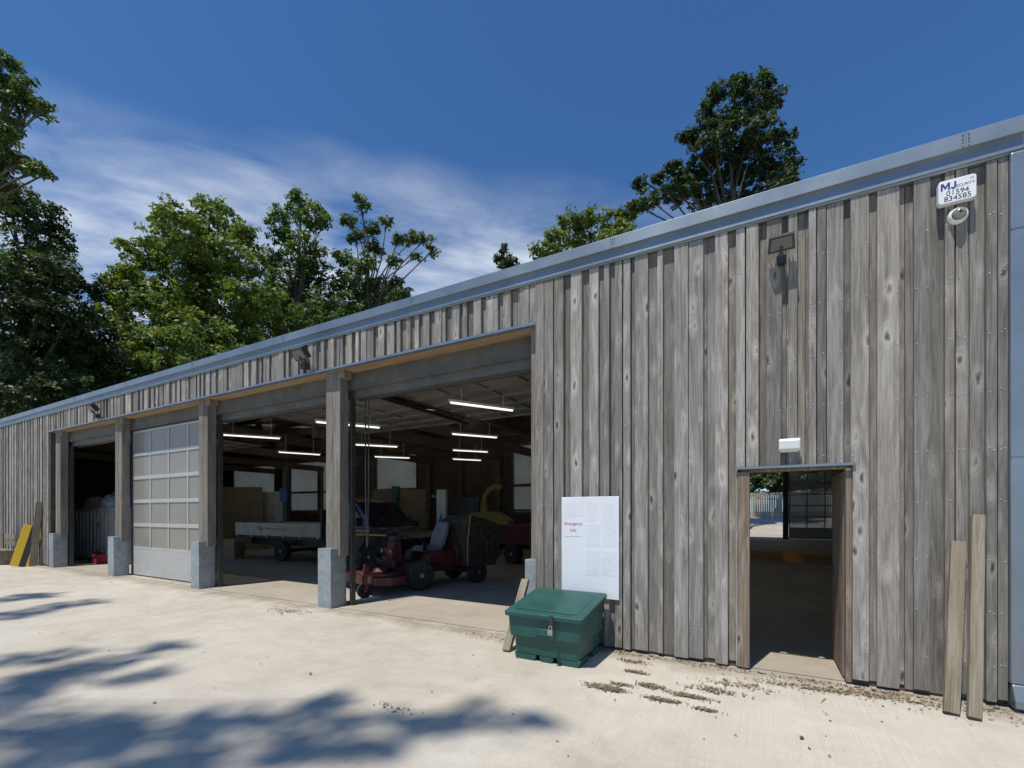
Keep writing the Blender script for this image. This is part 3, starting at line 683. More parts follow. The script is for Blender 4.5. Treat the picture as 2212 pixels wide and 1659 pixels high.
drop(-2.45, 2.1, -.99, -.95, 'dropside'); drop(-2.45, 2.1, .95, .99, 'dropside'); drop(-2.5, -2.455, -.99, .99, 'tailboard')
b = MB(); b.box(2.105, 2.15, -.97, .97, .86, 1.75)
for k in range(5): b.box(2.09, 2.105, -.9+k*.42, -.86+k*.42, .9, 1.72)
b.build('headboard', 'dsteel', t)
b = MB()
prof = [(2.2, .42), (2.2, 1.15), (2.25, 1.95), (2.45, 2.06), (3.35, 2.06), (3.6, 1.98), (4.35, 1.22), (5.15, 1.08), (5.32, .9), (5.35, .42)]
def ring(yy, k): return [(3.6+(p[0]-3.6)*(1-(0 if p[1] < 1.2 else .02)), yy*(1 if p[1] < 1.25 else k), p[1]) for p in prof]
b.loft([ring(-.90, .85), ring(-.93, .84), ring(.93, .84), ring(.90, .85)])
b.build('cab', 'black', t, bevel=.05, seg=3)
for s_ in (-1, 1):
    b = MB(); b.prism([(2.42, 1.28), (2.45, 1.88), (3.35, 1.92), (3.95, 1.32), (3.9, 1.28)], 'y', s_*.78, s_*.87); b.build('side_window', 'glass', t)
    b = MB(); b.prism([(2.95, .50), (2.95, 1.2), (4.0, 1.2), (4.0, .75), (3.75, .5)], 'y', s_*.931, s_*.945); b.build('door', 'black', t, bevel=.01)
    b = MB(); b.box(4.95, 5.3, s_*.86-.08, s_*.86+.08, .82, .98); b.build('headlight', 'lens', t, bevel=.02)
    b = MB(); b.box(3.85, 3.95, s_*1.08-.1, s_*1.08+.1, 1.25, 1.5); b.tube([(3.9, s_*.9, 1.25), (3.9, s_*1.05, 1.32)], .02, 6); b.build('mirror', 'black', t, bevel=.02)
b = MB(); b.box(2.9, 4.9, -.954, -.948, .98, 1.02); b.build('side_stripe', 'byellow', t)
text('lettering', 'Forestry Commission', .15, (3.55, -.956, 1.12), 'white_t', t, world=False)
text('lettering', 'www.forestry.gov.uk', .14, (-.1, -1.008, 1.11), 'grey_t', t, world=False)
b = MB(); b.tube([(-1.05+.07*math.cos(a), -1.006, 1.11+.07*math.sin(a)) for a in [2*math.pi*k/16 for k in range(17)]], .012, 6); b.tube([(-.92+.04*math.cos(a), -1.006, 1.08+.04*math.sin(a)) for a in [2*math.pi*k/16 for k in range(17)]], .010, 6); b.build('emblem', 'grey_t', t)
b = MB(); b.box(2.6, 3.0, -.5, .5, 2.062, 2.12); b.build('beacon_bar', 'orange', t, bevel=.02)

# ------------------------------------------------------------------ wood chipper, trailer and workshop things
p = cam3(1058, 1196, 18.3)
t = thing('wood_chipper', 'yellow wood chipper with curved discharge chute at the back of the right bay', 'wood chipper', (p.x, p.y, .004), R(15))
for y in (-.75, .75): wheel(t, 0, y, .34, .22)
b = MB(); b.prism([(-1.1, .5), (.8, .5), (1.0, .8), (.9, 1.35), (.3, 1.7), (-.6, 1.65), (-1.1, 1.1)], 'y', -.55, .55); b.build('body', 'yellow', t, bevel=.03)
b = MB(); b.loft([[(-1.1, -.4, .7), (-1.1, .4, .7), (-1.1, .4, 1.2), (-1.1, -.4, 1.2)], [(-1.8, -.7, .6), (-1.8, .7, .6), (-1.8, .7, 1.5), (-1.8, -.7, 1.5)]]); b.build('feed_hopper', 'yellow', t)
def sq(cx_, cz_, hw, hh, a):
    ca, sa = math.cos(a), math.sin(a)
    return [(cx_+u*ca, v, cz_+u*sa) for u, v in ((-hw, -hh), (hw, -hh), (hw, hh), (-hw, hh))]
b = MB(); b.loft([sq(-.2, 1.6, .16, .15, 0), sq(-.23, 2.0, .10, .12, -.05), sq(-.2, 2.3, .09, .12, -.35), sq(-.02, 2.58, .09, .12, -.9), sq(.25, 2.70, .09, .12, -1.45), sq(.5, 2.66, .11, .14, -1.8)]); b.build('discharge_chute', 'yellow', t, bevel=.01)
b = MB(); b.box(.8, 2.0, -.05, .05, .45, .55); b.tube([(1.7, 0, 0), (1.7, 0, .6)], .04, 8); b.build('drawbar', 'dsteel', t)
p = cam3(1118, 1215, 15.0)
t = thing('tipping_trailer', 'dull red trailer at the right edge of the right open bay', 'trailer', (p.x+.55, p.y+.3, .004), R(-14))
for y in (-.7, .7): wheel(t, -.4, y, .33, .24)
b = MB(); b.loft([[(-1.2, -.75, .62), (1.2, -.75, .62), (1.2, .75, .62), (-1.2, .75, .62)], [(-1.4, -.9, 1.25), (1.3, -.9, 1.25), (1.3, .9, 1.25), (-1.4, .9, 1.25)]]); b.box(-1.43, 1.33, -.93, -.88, 1.22, 1.28); b.box(-1.43, 1.33, .88, .93, 1.22, 1.28); b.build('tub', 'dred', t, bevel=.02)
b = MB(); b.box(-1.1, 1.3, -.3, .3, .5, .6); b.box(1.3, 2.2, -.05, .05, .5, .58); b.build('frame', 'dsteel', t)
p = cam3(885, 1190, 17.0)
t = thing('compact_tractor', 'small red machine standing behind the ride on mower', 'tractor', (p.x, p.y, .004), R(-60))
for x, r in ((-.6, .42), (.75, .28)):
    for y in (-.5, .5): wheel(t, x, y, r, .24)
b = MB(); b.prism([(.2, .5), (1.1, .5), (1.1, .95), (1.0, 1.2), (.2, 1.3)], 'y', -.27, .27); b.build('bonnet', 'dred', t, bevel=.05)
b = MB(); b.box(-.9, .3, -.2, .2, .4, .65); b.prism([(-.95, .75), (-.75, .98), (-.4, .98), (-.15, .7)], 'y', -.62, -.38); b.prism([(-.95, .75), (-.75, .98), (-.4, .98), (-.15, .7)], 'y', .38, .62); b.build('chassis', 'dred', t)
b = MB(); b.box(-.7, -.3, -.22, .22, .85, .95); b.box(-.75, -.65, -.22, .22, .95, 1.35); b.build('seat', 'black', t, bevel=.04)
for px, z, mat, lab, hgt in ((620, 19.0, 'blue', 'vehicle lift column with blue motor seen above the cream truck bed', 3.6), (855, 18.0, 'lgreen', 'dark green vehicle lift column behind the truck cab', 2.7)):
    p = cam3(px, 1200, z)
    t = thing('lift_column', lab, 'vehicle lift', (p.x, p.y, .004), R(28))
    b = MB(); b.box(-.13, .13, -.12, .12, .05, hgt); b.box(-.3, .3, -.3, .3, 0, .05); b.box(-.08, .08, -.18, -.12, .3, hgt-.3); b.build('column', 'dsteel' if mat == 'blue' else 'lgreen', t, bevel=.01)
    b = MB(); b.box(-.15, .15, -.32, -.18, 2.1 if mat == 'blue' else 1.5, 2.65 if mat == 'blue' else 1.85); b.build('motor', mat, t, bevel=.01)
    b = MB(); b.box(-.08, .08, -1.1, -.18, .35, .45); b.build('lift_arm', 'dsteel', t)
def sheet(px0, px1, py0, py1, z, mat, label, name, cat, th=.04):
    a, c = cam3(px0, py1, z), cam3(px1, py0, z); w = (c-a).xy.length; h = c.z-a.z
    t = MB(); t.box(0, w, 0, th, 0, h); t.box(.0, w, -.006, 0, h-.05, h); t.box(0, w, -.006, 0, 0, .05)
    o = t.build(name, mat, bevel=.005); o.location = (a.x, a.y, a.z); o.rotation_euler = (0, 0, YAW); return tag(o, label, cat)
sheet(806, 920, 1057, 1197, 18.6, 'ply', 'tan plywood sheet upright behind the truck cab', 'plywood_sheet', 'plywood')
sheet(482, 566, 1052, 1188, 20.5, 'ply', 'tan plywood sheet upright behind the left end of the truck bed', 'plywood_sheet', 'plywood')
def cab(px0, px1, py0, z, mat, label, name='storage_cabinet', d=.5):
    a = cam3(px0, 1200, z); c = cam3(px1, 1200, z); w = (c-a).xy.length; h = cam3(px0, py0, z).z
    t = thing(name, label, 'cabinet', ((a.x+c.x)/2, (a.y+c.y)/2, .004), YAW)
    b = MB(); b.box(-w/2, w/2, 0, d, 0.06, h); b.box(-w/2+.03, w/2-.03, .03, d-.03, 0, .06); b.build('carcass', mat, t, bevel=.01)
    for s_ in (0, 1):
        x0 = -w/2+.01+s_*w/2; b = MB(); b.box(x0, x0+w/2-.02, -.02, -.002, .08, h-.02); dd = b.build('door', mat, t, bevel=.006)
        b = MB(); b.box(x0+(w/2-.08 if s_ == 0 else .03), x0+(w/2-.05 if s_ == 0 else .06), -.04, -.021, h*.5, h*.5+.15); b.build('handle', 'dsteel', dd)
cab(943, 963, 1058, 17.8, 'white', 'narrow white cabinet standing left of the wood chipper')
cab(975, 1035, 1074, 19.2, 'dsteel', 'dark cabinet at the back beside the wood chipper')
cab(566, 612, 1062, 21, 'cream', 'pale cabinet at the back behind the truck bed')
def carton(px, py, z, w, d, h, lab, rz):
    p = cam3(px, py, z)
    t = thing('cardboard_box', lab, 'box', (p.x, p.y, .004 if py > 1150 else p.z), rz)
    b = MB(); b.box(-w/2, w/2, -d/2, d/2, 0, h); b.box(-w/2-.004, w/2+.004, -.03, .03, h, h+.003, tone=(.8, .5, 0)); b.build('carton', 'card', t, bevel=.008)
    for s_ in (-1, 1):
        b = MB(); b.box(-w/2, w/2, s_*d/2-.003+s_*.01, s_*d/2+.003+s_*.01, h, h+.12); b.build('flap', 'card', t)
carton(500, 1190, 16.5, .7, .5, .6, 'cardboard box on the floor behind the left end of the truck bed', .3)
carton(700, 1185, 19.5, .8, .6, .9, 'tall cardboard box on the floor behind the truck cab', .6)
carton(930, 1180, 18.6, .6, .5, .5, 'cardboard box on the floor left of the narrow white cabinet', .2)
p = cam3(785, 1070, 19)
b = MB(); b.box(-.25, .25, -.02, .02, -.1, .1); b.box(-.2, -.05, -.024, -.02, -.06, .06, mi=1); b.box(.02, .2, -.024, -.02, -.02, .02, mi=1); o = b.build('exit_sign', ['exit', 'white']); o.location = (p.x, 12.9, 2.5); tag(o, 'small green exit sign on the back wall above the truck cab', 'sign')
# fluorescent battens
tl = [((480, 940), (607, 948), 'fluorescent batten at the left of the second open bay'), ((600, 977), (693, 983), 'fluorescent batten low and far back left of the tall middle post'), ((680, 912), (822, 925), 'fluorescent batten crossing behind the tall middle post'),
      ((763, 961), (860, 966), 'fluorescent batten just right of the tall middle post'), ((808, 987), (886, 990), 'fluorescent batten deep inside above the plywood sheet'), ((970, 870), (1110, 888), 'largest nearest fluorescent batten at the top right of the right bay'),
      ((975, 938), (1075, 946), 'fluorescent batten directly below the largest one in the right bay'), ((977, 973), (1055, 977), 'third fluorescent batten down in the right bay'), ((977, 992), (1040, 995), 'lowest fluorescent batten in the right bay')]
HT = 3.72
for a, c, lab in tl:
    H = HT-EH
    A = cam3(a[0], a[1], F_*H/(HY-a[1])); Bp = cam3(c[0], c[1], F_*H/(HY-c[1])); d = Bp-A; L = d.length
    t = thing('batten_light', lab, 'light', (A.x, A.y, HT), math.atan2(d.y, d.x), 'fluorescent battens hung in the barn')
    b = MB(); b.box(0, L, -.035, .035, .022, .065)
    for x in (.25, L-.25): b.tube([(x, 0, .065), (x, 0, .6)], .006, 6)
    b.build('fitting', 'white', t)
    b = MB(); b.tube([(.03, 0, .004), (L-.03, 0, .004)], .018, 10); b.build('tube', 'tube', t, smooth=True)
# hanging chain in the right bay
b = MB()
b.tube([(.0, 0, 3.75), (.005, 0, 2.2), (.03, 0, 1.1), (.045, 0, 1.02), (.06, 0, 1.1), (.085, 0, 2.2), (.09, 0, 3.75)], .011, 6)
o = b.build('hanging_chain', 'dsteel'); o.location = (PR[1]+.15, .5, 0); tag(o, 'door chain hanging beside the tall middle post', 'chain')
# far left bay contents
X = WX(200, 1.3)
t = thing('metal_container', 'ribbed grey container inside the far left open bay', 'container', (X, 2.1, .004))
b = MB(); b.box(-2.6, 2.4, -.7, .7, .05, 1.75)
for k in range(17): b.box(-2.5+k*.29, -2.36+k*.29, -.745, -.70, .1, 1.7)
b.box(-2.63, 2.43, -.76, .74, 1.7, 1.8); b.build('body', 'ribbed', t)
b = MB(); b.lathe([(.09, 0), (.09, .01), (.02, .012)], 14, Matrix.Translation((.3, -.746, 1.25)) @ Matrix.Rotation(R(90), 4, 'X')); b.build('reflector', 'orange', t)
def heap(name, label, cat, loc, sx, sy, sz, mat, seed):
    rng = random.Random(seed); b = MB(); n = 18; rings = []
    for j in range(9):
        a = math.pi/2*j/8.5; rr_ = math.cos(a); z = math.sin(a)
        rings.append([(sx*rr_*math.cos(2*math.pi*i/n)*(1+rng.uniform(-.16, .16)), sy*rr_*math.sin(2*math.pi*i/n)*(1+rng.uniform(-.16, .16)), sz*z*(1+rng.uniform(-.3, .2))) for i in range(n)])
    b.loft(rings); o = b.build(name, mat, smooth=True); o.location = loc; return tag(o, label, cat)
heap('folded_tarpaulin', 'crumpled pale tarpaulin on top of the ribbed container', 'tarpaulin', (X+.3, 1.8, 1.80), .85, .4, .5, 'tarp', 3)
heap('cloth_bundle', 'blue bundle on the right of the tarpaulin heap', 'bundle', (X+1.6, 1.8, 1.80), .5, .4, .5, 'blue', 4)
heap('grey_sack', 'dark sack on the left of the tarpaulin heap', 'sack', (X-1.1, 1.8, 1.80), .5, .4, .4, 'seat', 6)
g0 = G(203, 1217)
t = thing('plastic_crate', 'red plastic crate on the floor of the far left bay', 'crate', (g0[0]+.35, g0[1]+.2, .004), R(25))
t.scale = (.8, .8, .8)
b = MB(); b.box(-.4, .4, -.25, .25, 0, .04); b.box(-.4, .4, -.25, -.22, .04, .36); b.box(-.4, .4, .22, .25, .04, .36); b.box(-.4, -.37, -.22, .22, .04, .36); b.box(.37, .4, -.22, .22, .04, .36); b.build('tub', 'bred', t, bevel=.01)
b = MB(); b.box(-.44, .44, -.29, -.25, .32, .38); b.box(-.44, .44, .25, .29, .32, .38); b.build('rim', 'bred', t)
heap('red_sack', 'small crumpled red sack left of the red crate in the far left bay', 'sack', (g0[0]-.5, g0[1]+.3, .004), .3, .25, .3, 'dred', 9)
g0 = G(222, 1216)
t = thing('traffic_cone', 'orange and white cone beside the red crate in the far left bay', 'cone', (g0[0]+.3, g0[1]+.1, .004))
b = MB(); b.box(-.2, .2, -.2, .2, 0, .04); b.lathe([(.15, .04), (.03, .6), (.02, .61)], 18); b.build('body', 'orange', t, smooth=True)
b = MB(); b.lathe([(.112, .24), (.075, .42), (.07, .42)], 18); b.build('sleeve', 'white', t, smooth=True)

# back yard fence seen through the doorway
t = thing('picket_fence', 'pale close boarded fence seen through the doorway beyond the barn', 'fence', (0, 47, 1.2))
b = MB()
for k in range(90): b.box(-6+k*.2, -6+k*.2+.17, -.02, .0, 0, 2.5+random.uniform(-.02, .02), tone=rt())
b.build('boards', 'fence', t)
b = MB(); b.box(-6, 12, .002, .06, .4, .5); b.box(-6, 12, .002, .06, 1.8, 1.9)
for k in range(7): b.box(-6+k*3, -5.88+k*3, .06, .18, -.3, 2.3)
b.build('rails', 'fence', t)

# ------------------------------------------------------------------ foliage
def fast_quads(name, P, mat, tone, parent=None):
    n = P.shape[0]; me = bpy.data.meshes.new(name)
    me.vertices.add(n*4); me.vertices.foreach_set('co', P.reshape(-1).astype(np.float32))
    me.loops.add(n*4); me.loops.foreach_set('vertex_index', np.arange(n*4, dtype=np.int32))
    me.polygons.add(n); me.polygons.foreach_set('loop_start', np.arange(0, n*4, 4, dtype=np.int32)); me.polygons.foreach_set('loop_total', np.full(n, 4, dtype=np.int32))
    me.update(calc_edges=True)
    ca = me.color_attributes.new('tone', 'FLOAT_COLOR', 'POINT')
    col = np.ones((n*4, 4), np.float32); col[:, :3] = np.repeat(tone, 4)[:, None]; ca.data.foreach_set('color', col.reshape(-1))
    me.materials.append(M[mat]); o = bpy.data.objects.new(name, me); C.objects.link(o)
    if parent: o.parent = parent; o.matrix_parent_inverse = Matrix.Translation(-Vector(parent.location))
    return o
def leaves(rng, cen, rad, size, dens, flat=.75, clump=.55):
    CP = []; CT = []; OUT = []
    for c, r in zip(cen, rad):
        nc = max(5, int(7.5*(r/clump)**1.7))
        d = rng.normal(size=(nc, 3)); d /= np.linalg.norm(d, axis=1)[:, None]
        rr_ = r*rng.uniform(.15, 1.0, nc)**.45*rng.uniform(.85, 1.22, nc)
        p = c+d*rr_[:, None]*np.array([1, 1, flat]); CP.append(p); OUT.append(d); CT.append(rng.uniform(.0, .75, nc)+.12*d[:, 2])
    CP = np.concatenate(CP); OUT = np.concatenate(OUT); CT = np.concatenate(CT)
    per = max(5, int(dens)); n = len(CP)*per
    base = np.repeat(CP, per, 0); outv = np.repeat(OUT, per, 0); tone = np.repeat(CT, per)+rng.normal(0, .12, n)
    cs = np.repeat(rng.uniform(.6, 1.25, len(CP))*clump, per)
    d = rng.normal(size=(n, 3)); d /= np.linalg.norm(d, axis=1)[:, None]
    pos = base+d*(cs*rng.uniform(0, 1, n)**.5)[:, None]*np.array([1, 1, .62])
    nrm = outv*.45+np.array([0, -.2, .55])+rng.normal(0, .5, (n, 3)); nrm /= np.linalg.norm(nrm, axis=1)[:, None]
    a = np.cross(nrm, rng.normal(size=(n, 3))); a /= np.linalg.norm(a, axis=1)[:, None]; bb = np.cross(nrm, a)
    s_ = size*rng.uniform(.6, 1.35, n)[:, None]
    Q = np.stack([pos-a*s_*.55, pos-bb*s_*.3+nrm*s_*.06, pos+a*s_*.55, pos+bb*s_*.3+nrm*s_*.06], 1)
    return Q, np.clip(tone, 0, 1), CP
def tree(label, lobes, z, mat, size=.3, dens=26, seed=1, bx=None, name='broadleaf_tree', world=None, clump=.55, group=None, spread=.5, tr=.4, twigs=4, base=None):
    rng = np.random.default_rng(seed); rnd = random.Random(seed)
    if world is None:
        cen = []; rad = []
        for px, py, r in lobes:
            r_ = r*z/F_; zz = z+rnd.uniform(-spread, spread)*r_*2.2
            cen.append(cam3(px, py, zz)); rad.append(r_)
    else:
        cen = [Vector(w[:3]) for w in world]; rad = [w[3] for w in world]
    m = sum((c for c in cen), Vector())/len(cen)
    if base is None:
        base = Vector((m.x, m.y, 0)) if bx is None else cam3(bx, 1200, z); base.z = 0
    base = Vector(base)
    t = thing(name, label, 'tree', base, 0, group)
    Q, T_, CP = leaves(rng, np.array([list(c) for c in cen]), np.array(rad), size, dens, clump=clump)
    fast_quads('crown', Q, mat, T_, t)
    top = max(cen, key=lambda c: c.z)
    b = MB(); zt = top.z
    path = []
    for k in range(9):
        u = k/8; q = base.lerp(Vector((base.x*(1-u)+top.x*u, base.y*(1-u)+top.y*u, zt)), u); path.append(q+Vector((rnd.uniform(-.25, .25)*u*2, rnd.uniform(-.25, .25)*u*2, 0)))
    b.tube(path, [tr*(1-.88*(k/8)**.9) for k in range(9)], 9)
    k = 0
    for c, r in zip(cen, rad):
        u = max(.15, min(.92, (c.z/zt)*rnd.uniform(.68, .86))); i = int(u*8); s0 = path[i].lerp(path[min(i+1, 8)], u*8-i)
        r0 = max(.05, tr*(1-.88*u)*.55); mid = s0.lerp(c, .5)+Vector((rnd.uniform(-.4, .4), rnd.uniform(-.4, .4), rnd.uniform(-.1, .5)))
        b.tube([s0, mid, c], [r0, r0*.65, r0*.3], 6)
        for q in range(twigs):
            dd = Vector((rnd.gauss(0, 1), rnd.gauss(0, 1), rnd.gauss(.3, 1))).normalized()*r*.95
            b.tube([c.lerp(mid, rnd.uniform(0, .5)), c+dd*.5+Vector((0, 0, .1)), c+dd], [r0*.3, r0*.2, .012], 5)
    b.build('trunk', 'bark', t, True, smooth=True)
    return t
tree('tall dark tree at the left edge rising behind the barn', [(60,450,55),(15,430,50),(110,510,50),(40,560,85),(135,590,48),(60,680,105),(150,680,50),(100,800,105),(20,800,100),(185,760,48),(0,640,90),(165,850,60),(60,870,80),(120,740,70),(10,880,60),(90,600,60)], 34, 'leaf_d', .26, 32, 11, tr=.5)
tree('overhanging branches of the nearest tree at the top left edge', [(30,215,34),(5,180,36),(72,228,22),(100,232,10),(8,290,26),(30,345,22),(75,368,20),(100,375,9),(10,130,22),(-40,250,70),(-60,380,80),(0,352,26),(55,185,18),(-30,160,50),(50,350,15)], 25, 'leaf_m', .24, 26, 12, bx=-240, clump=.45, tr=.45)
tree('feathery dark tree between the left edge tree and the bright broadleaf tree', [(205,630,28),(235,610,22),(222,680,40),(195,740,45),(250,720,36),(225,800,60),(280,800,50),(330,820,55),(380,815,55),(300,760,40),(200,850,50),(260,860,40)], 38, 'leaf_d', .22, 28, 13, clump=.45)
tree('large bright green rounded broadleaf tree left of centre', [(395,510,66),(320,545,50),(470,490,58),(455,455,30),(300,620,52),(515,560,54),(395,600,90),(480,650,90),(330,690,75),(275,600,28),(530,510,26),(355,470,26),(545,650,54),(430,760,95),(270,655,32),(510,760,75),(345,760,65),(420,690,80),(440,560,60)], 37, 'leaf_b', .30, 29, 14)
tree('oak with two leafy upper lobes in the middle of the tree line', [(640,445,26),(672,470,30),(600,470,26),(690,455,18),(620,520,34),(660,540,40),(590,560,30),(620,610,56),(688,600,42),(650,680,80),(580,660,52),(640,420,12),(705,480,12),(700,690,64),(560,720,50)], 43, 'leaf_m', .30, 27, 15, tr=.45)
tree('sparse oak with bare gaps and spreading branches over the roof', [(782,440,14),(752,480,18),(768,510,18),(805,490,16),(835,480,12),(812,530,18),(860,515,14),(890,520,18),(918,515,12),(935,540,12),(850,560,16),(790,570,24),(745,560,22),(760,610,40),(820,620,30),(855,610,16),(735,660,50),(800,660,46),(860,640,18),(900,555,10),(775,425,8)], 45, 'leaf_m', .30, 24, 16, tr=.42, clump=.5, twigs=5)
tree('low dark green trees filling the gap above the roof', [(470,820,60),(560,770,70),(640,750,70),(720,720,60),(790,690,50),(840,660,34),(870,640,20),(400,840,60),(600,810,60)], 52, 'leaf_d', .34, 26, 17)
tree('low dark trees at the roofline behind the left edge tree', [(20,860,60),(90,850,60),(170,830,60),(240,830,50),(130,780,60),(40,770,70),(220,770,45)], 48, 'leaf_d', .34, 26, 27)
tree('tall dark asymmetrical conifer above the right part of the roof', [(1650,180,20),(1668,215,24),(1600,190,24),(1548,200,24),(1530,235,18),(1620,235,34),(1565,265,38),(1510,290,28),(1478,290,16),(1640,290,44),(1690,300,22),(1545,320,42),(1600,345,56),(1680,350,36),(1715,350,14),(1500,370,36),(1455,365,20),(1420,390,16),(1385,395,14),(1465,410,36),(1400,430,28),(1375,445,18),(1530,410,50),(1610,410,56),(1690,395,32),(1660,430,40),(1645,160,9),(1590,170,10)], 35, 'leaf_d', .24, 30, 18, name='conifer_tree', clump=.40, tr=.4)
tree('rounded bright green tree beside the dark conifer above the roof', [(1270,475,26),(1230,485,28),(1320,475,28),(1360,462,24),(1205,515,28),(1260,520,42),(1335,510,42),(1165,540,20),(1190,550,26)], 45, 'leaf_b', .30, 28, 19)
tree('tiny conifer tip showing above the middle of the roof', [(1090,532,5),(1088,545,9),(1100,555,10),(1078,560,12),(1108,568,12),(1092,575,18)], 55, 'leaf_d', .26, 26, 20, name='conifer_tree', clump=.4, tr=.25, twigs=2)
tree('green tree over the fence seen through the doorway', None, 0, 'leaf_d', .34, 26, 22, world=[(-1.5, 53, 4.9, 2.0), (.6, 54, 5.6, 2.2), (3, 54, 5.4, 2.2), (-4, 54, 5.6, 2.4), (5.5, 54, 5.4, 2.2), (8, 54, 5.4, 2.2), (1.5, 55, 7.0, 2.2), (-2, 55, 7.0, 2.2)])
# tree behind the photographer: its crown shades the foreground
sw = []
def shade(px, py, r, h=23.0):
    x, y = G(px, py); sw.append((x-.10*h, y-.40*h, h, r))
for a in ((60,1290,.5),(150,1305,.4),(10,1330,.45),(80,1420,.32),(200,1440,.36),(330,1400,.22),(60,1480,.32),(280,1470,.2),(450,1560,.27),(600,1545,.24),(700,1520,.18),(770,1560,.2),(900,1570,.14),(1020,1545,.12),(1150,1560,.10),(250,1580,.30),(100,1570,.36),(400,1645,.36),(150,1640,.45),(620,1625,.26),(800,1625,.14),(30,1510,.28)): shade(*a)
tree('tree behind the viewer whose crown shades the yard', None, 0, 'leaf_m', .24, 6, 23, world=sw, clump=.27, tr=.3, base=(-7, -20, 0), twigs=2)

# ------------------------------------------------------------------ wood chip litter
rng = np.random.default_rng(5); pts = []
def clump_at(px, py, rx, ry, n):
    x, y = G(px, py); 
    for _ in range(n): pts.append((x+rng.normal(0, rx), y+rng.normal(0, ry)))
for a in ((1310,1487,.085,.035,700),(1345,1480,.05,.02,150),(1375,1453,.05,.02,220),(1405,1483,.06,.03,420),(1430,1513,.08,.022,300),(1490,1505,.09,.025,420),(1540,1492,.10,.04,260),(1525,1535,.05,.015,120),(1370,1430,.1,.03,140),(1590,1480,.15,.05,200),(1700,1480,.2,.05,220),(620,1320,.25,.09,300),(1060,1378,.3,.08,160),(850,1530,.12,.04,50),(390,1255,.6,.15,160),(60,1235,.9,.2,200),(1900,1505,.25,.04,300),(1780,1490,.15,.03,200)): clump_at(*a)
for _ in range(900): pts.append((rng.uniform(-2.5, 1.9), -.07-abs(rng.normal(0, .07))))
for _ in range(250): pts.append((rng.uniform(.7, 1.8), -.1-abs(rng.normal(0, .2))))
for _ in range(300): pts.append((rng.uniform(-14, 3), rng.uniform(-4, 0)))
P = np.array(pts); n = len(P); L = rng.uniform(.006, .018, n)*np.where(rng.random(n) < .05, 2., 1); wd = L*rng.uniform(.3, .7, n)
for k in rng.integers(n-300, n, 12): L[k] = rng.uniform(.05, .11); wd[k] = .004
def chips(P, L, wd, up=.18):
    n = len(P); ang = rng.uniform(0, math.pi*2, n); zc = rng.uniform(.006, .016, n)
    tl_ = np.where(L > .045, 0, 1)
    a = np.stack([np.cos(ang), np.sin(ang), rng.normal(0, up, n)*tl_], 1); bb = np.stack([-np.sin(ang), np.cos(ang), rng.normal(0, up, n)], 1)
    p3 = np.stack([P[:, 0], P[:, 1], zc], 1)
    return np.stack([p3-a*L[:, None], p3-bb*wd[:, None], p3+a*L[:, None], p3+bb*wd[:, None]], 1)
def mk_chip(name, c0, c1, c2):
    m, nt, b = newmat(name); at = N(nt, 'ShaderNodeAttribute', attribute_name='tone'); s = N(nt, 'ShaderNodeSeparateColor'); nt.links.new(at.outputs['Color'], s.inputs[0])
    nt.links.new(ramp(nt, s.outputs[0], [(.0, c0), (.7, c1), (1., c2)]).outputs[0], b.inputs['Base Color']); setin(b, Roughness=.95); return m
M['chip'] = mk_chip('wood_chips', (.12, .085, .05), (.25, .19, .115), (.38, .30, .19))
M['light_patch_flakes'] = mk_chip('light_patch_flakes', (.42, .24, .06), (.58, .36, .11), (.66, .45, .18))  # yellow-orange flake colour that stands in for light on the floor
o = fast_quads('wood_chip_litter', chips(P, L, wd), 'chip', rng.random(n)**1.3); tag(o, 'loose wood chips and leaf litter scattered on the concrete by the wall', 'litter', kind='stuff')
n = 16000; P = np.stack([.9+rng.normal(0, .8, n), 14.6+rng.normal(0, 1.0, n)], 1); L = rng.uniform(.02, .045, n)  # coloured flakes imitate a patch of light on the hall floor
o = fast_quads('light_patch_flakes', chips(P, L, L*.6, .08), 'light_patch_flakes', rng.random(n)); tag(o, 'orange flakes standing in for a patch of light on the floor inside the doorway', 'light_patch_flakes', kind='stuff')

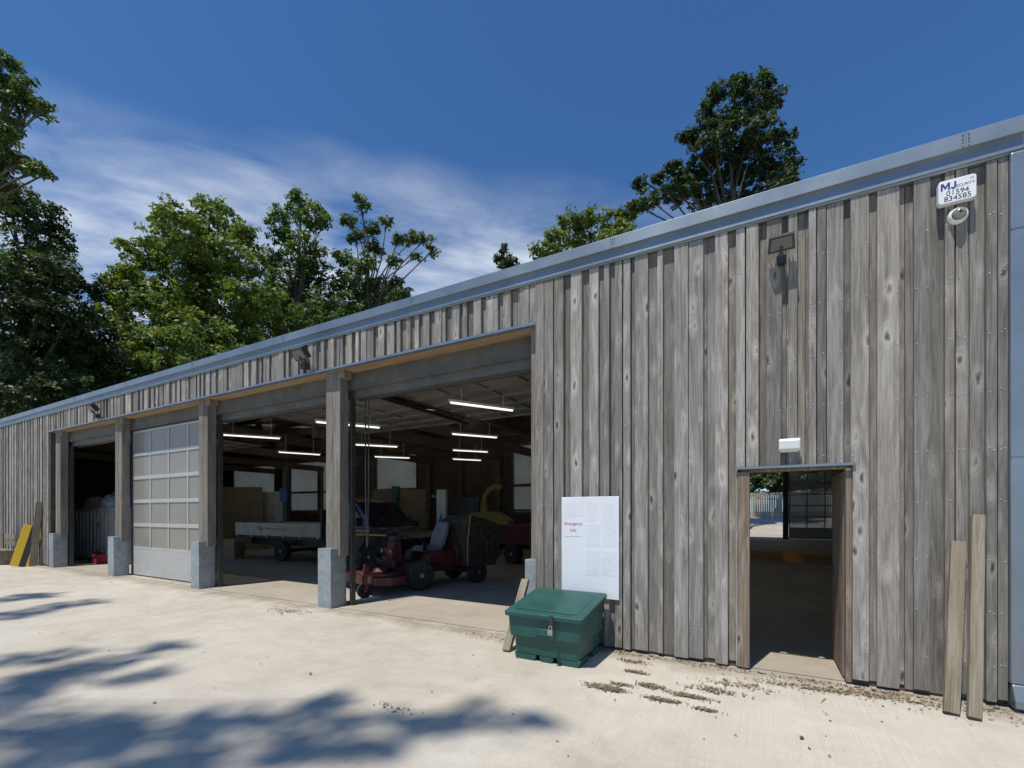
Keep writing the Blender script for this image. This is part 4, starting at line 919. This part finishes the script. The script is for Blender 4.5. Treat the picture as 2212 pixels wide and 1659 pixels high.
# ------------------------------------------------------------------ sky, sun, camera
sd = Vector((.10, .40, -1)).normalized(); sun = bpy.data.lights.new('sun', 'SUN'); sun.energy = 4.4; sun.angle = R(.6); sun.color = (1, .96, .885)
so = bpy.data.objects.new('sun', sun); C.objects.link(so); so.rotation_euler = sd.to_track_quat('-Z', 'Y').to_euler(); so.location = (0, -10, 30)
w = bpy.data.worlds.new('World'); bpy.context.scene.world = w; w.use_nodes = True; nt = w.node_tree
bg = nt.nodes['Background']; sky = N(nt, 'ShaderNodeTexSky', sky_type='NISHITA'); sky.sun_disc = False; sky.sun_elevation = math.asin(-sd.z); sky.sun_rotation = math.atan2(-sd.x, -sd.y); sky.air_density = 1.0; sky.dust_density = .2; sky.ozone_density = 2.6
tc = N(nt, 'ShaderNodeTexCoord'); s = N(nt, 'ShaderNodeSeparateXYZ'); nt.links.new(tc.outputs['Generated'], s.inputs[0])
zz = mth(nt, 'MAXIMUM', s.outputs[2], .08); u = mth(nt, 'DIVIDE', s.outputs[0], zz); v = mth(nt, 'DIVIDE', s.outputs[1], zz)
q = mth(nt, 'SUBTRACT', v, mth(nt, 'MULTIPLY', u, .93))
al = mth(nt, 'ADD', mth(nt, 'MULTIPLY', u, .73), mth(nt, 'MULTIPLY', v, .68))
cv = N(nt, 'ShaderNodeCombineXYZ'); nt.links.new(mth(nt, 'MULTIPLY', al, 1.2), cv.inputs[0]); nt.links.new(mth(nt, 'MULTIPLY', q, 1.6), cv.inputs[1])
n1 = noise(nt, cv.outputs[0], 1.5, 12, .57, .3); n2 = noise(nt, cv.outputs[0], .8, 3, .5, .1)
qq = mth(nt, 'ADD', q, mth(nt, 'MULTIPLY', mth(nt, 'SUBTRACT', n2, .5), 1.1))
mask = ramp(nt, mth(nt, 'MULTIPLY', qq, .25), [(.42, 0.), (.58, 1.)]).outputs[0]
cl = ramp(nt, n1, [(.30, 0.), (.52, .45), (.70, 1.)]).outputs[0]
cf = mth(nt, 'MULTIPLY', mth(nt, 'MULTIPLY', mask, cl), .95)
tint = mixc(nt, 1, sky.outputs[0], (.50, .84, 1.16), 'MULTIPLY')
out = mixc(nt, cf, tint, (7.2, 7.9, 8.8)); nt.links.new(out, bg.inputs[0]); bg.inputs[1].default_value = .105
cam = bpy.data.cameras.new('camera'); co = bpy.data.objects.new('camera', cam); C.objects.link(co)
co.location = (0, -DC, EH); co.rotation_euler = (R(90), 0, YAW); cam.lens = F_/2212*36; cam.sensor_width = 36; cam.shift_y = (HY-829.5)/2212; cam.clip_end = 2000; cam.clip_start = .05
bpy.context.scene.camera = co
bpy.context.scene.view_settings.view_transform = 'Standard'
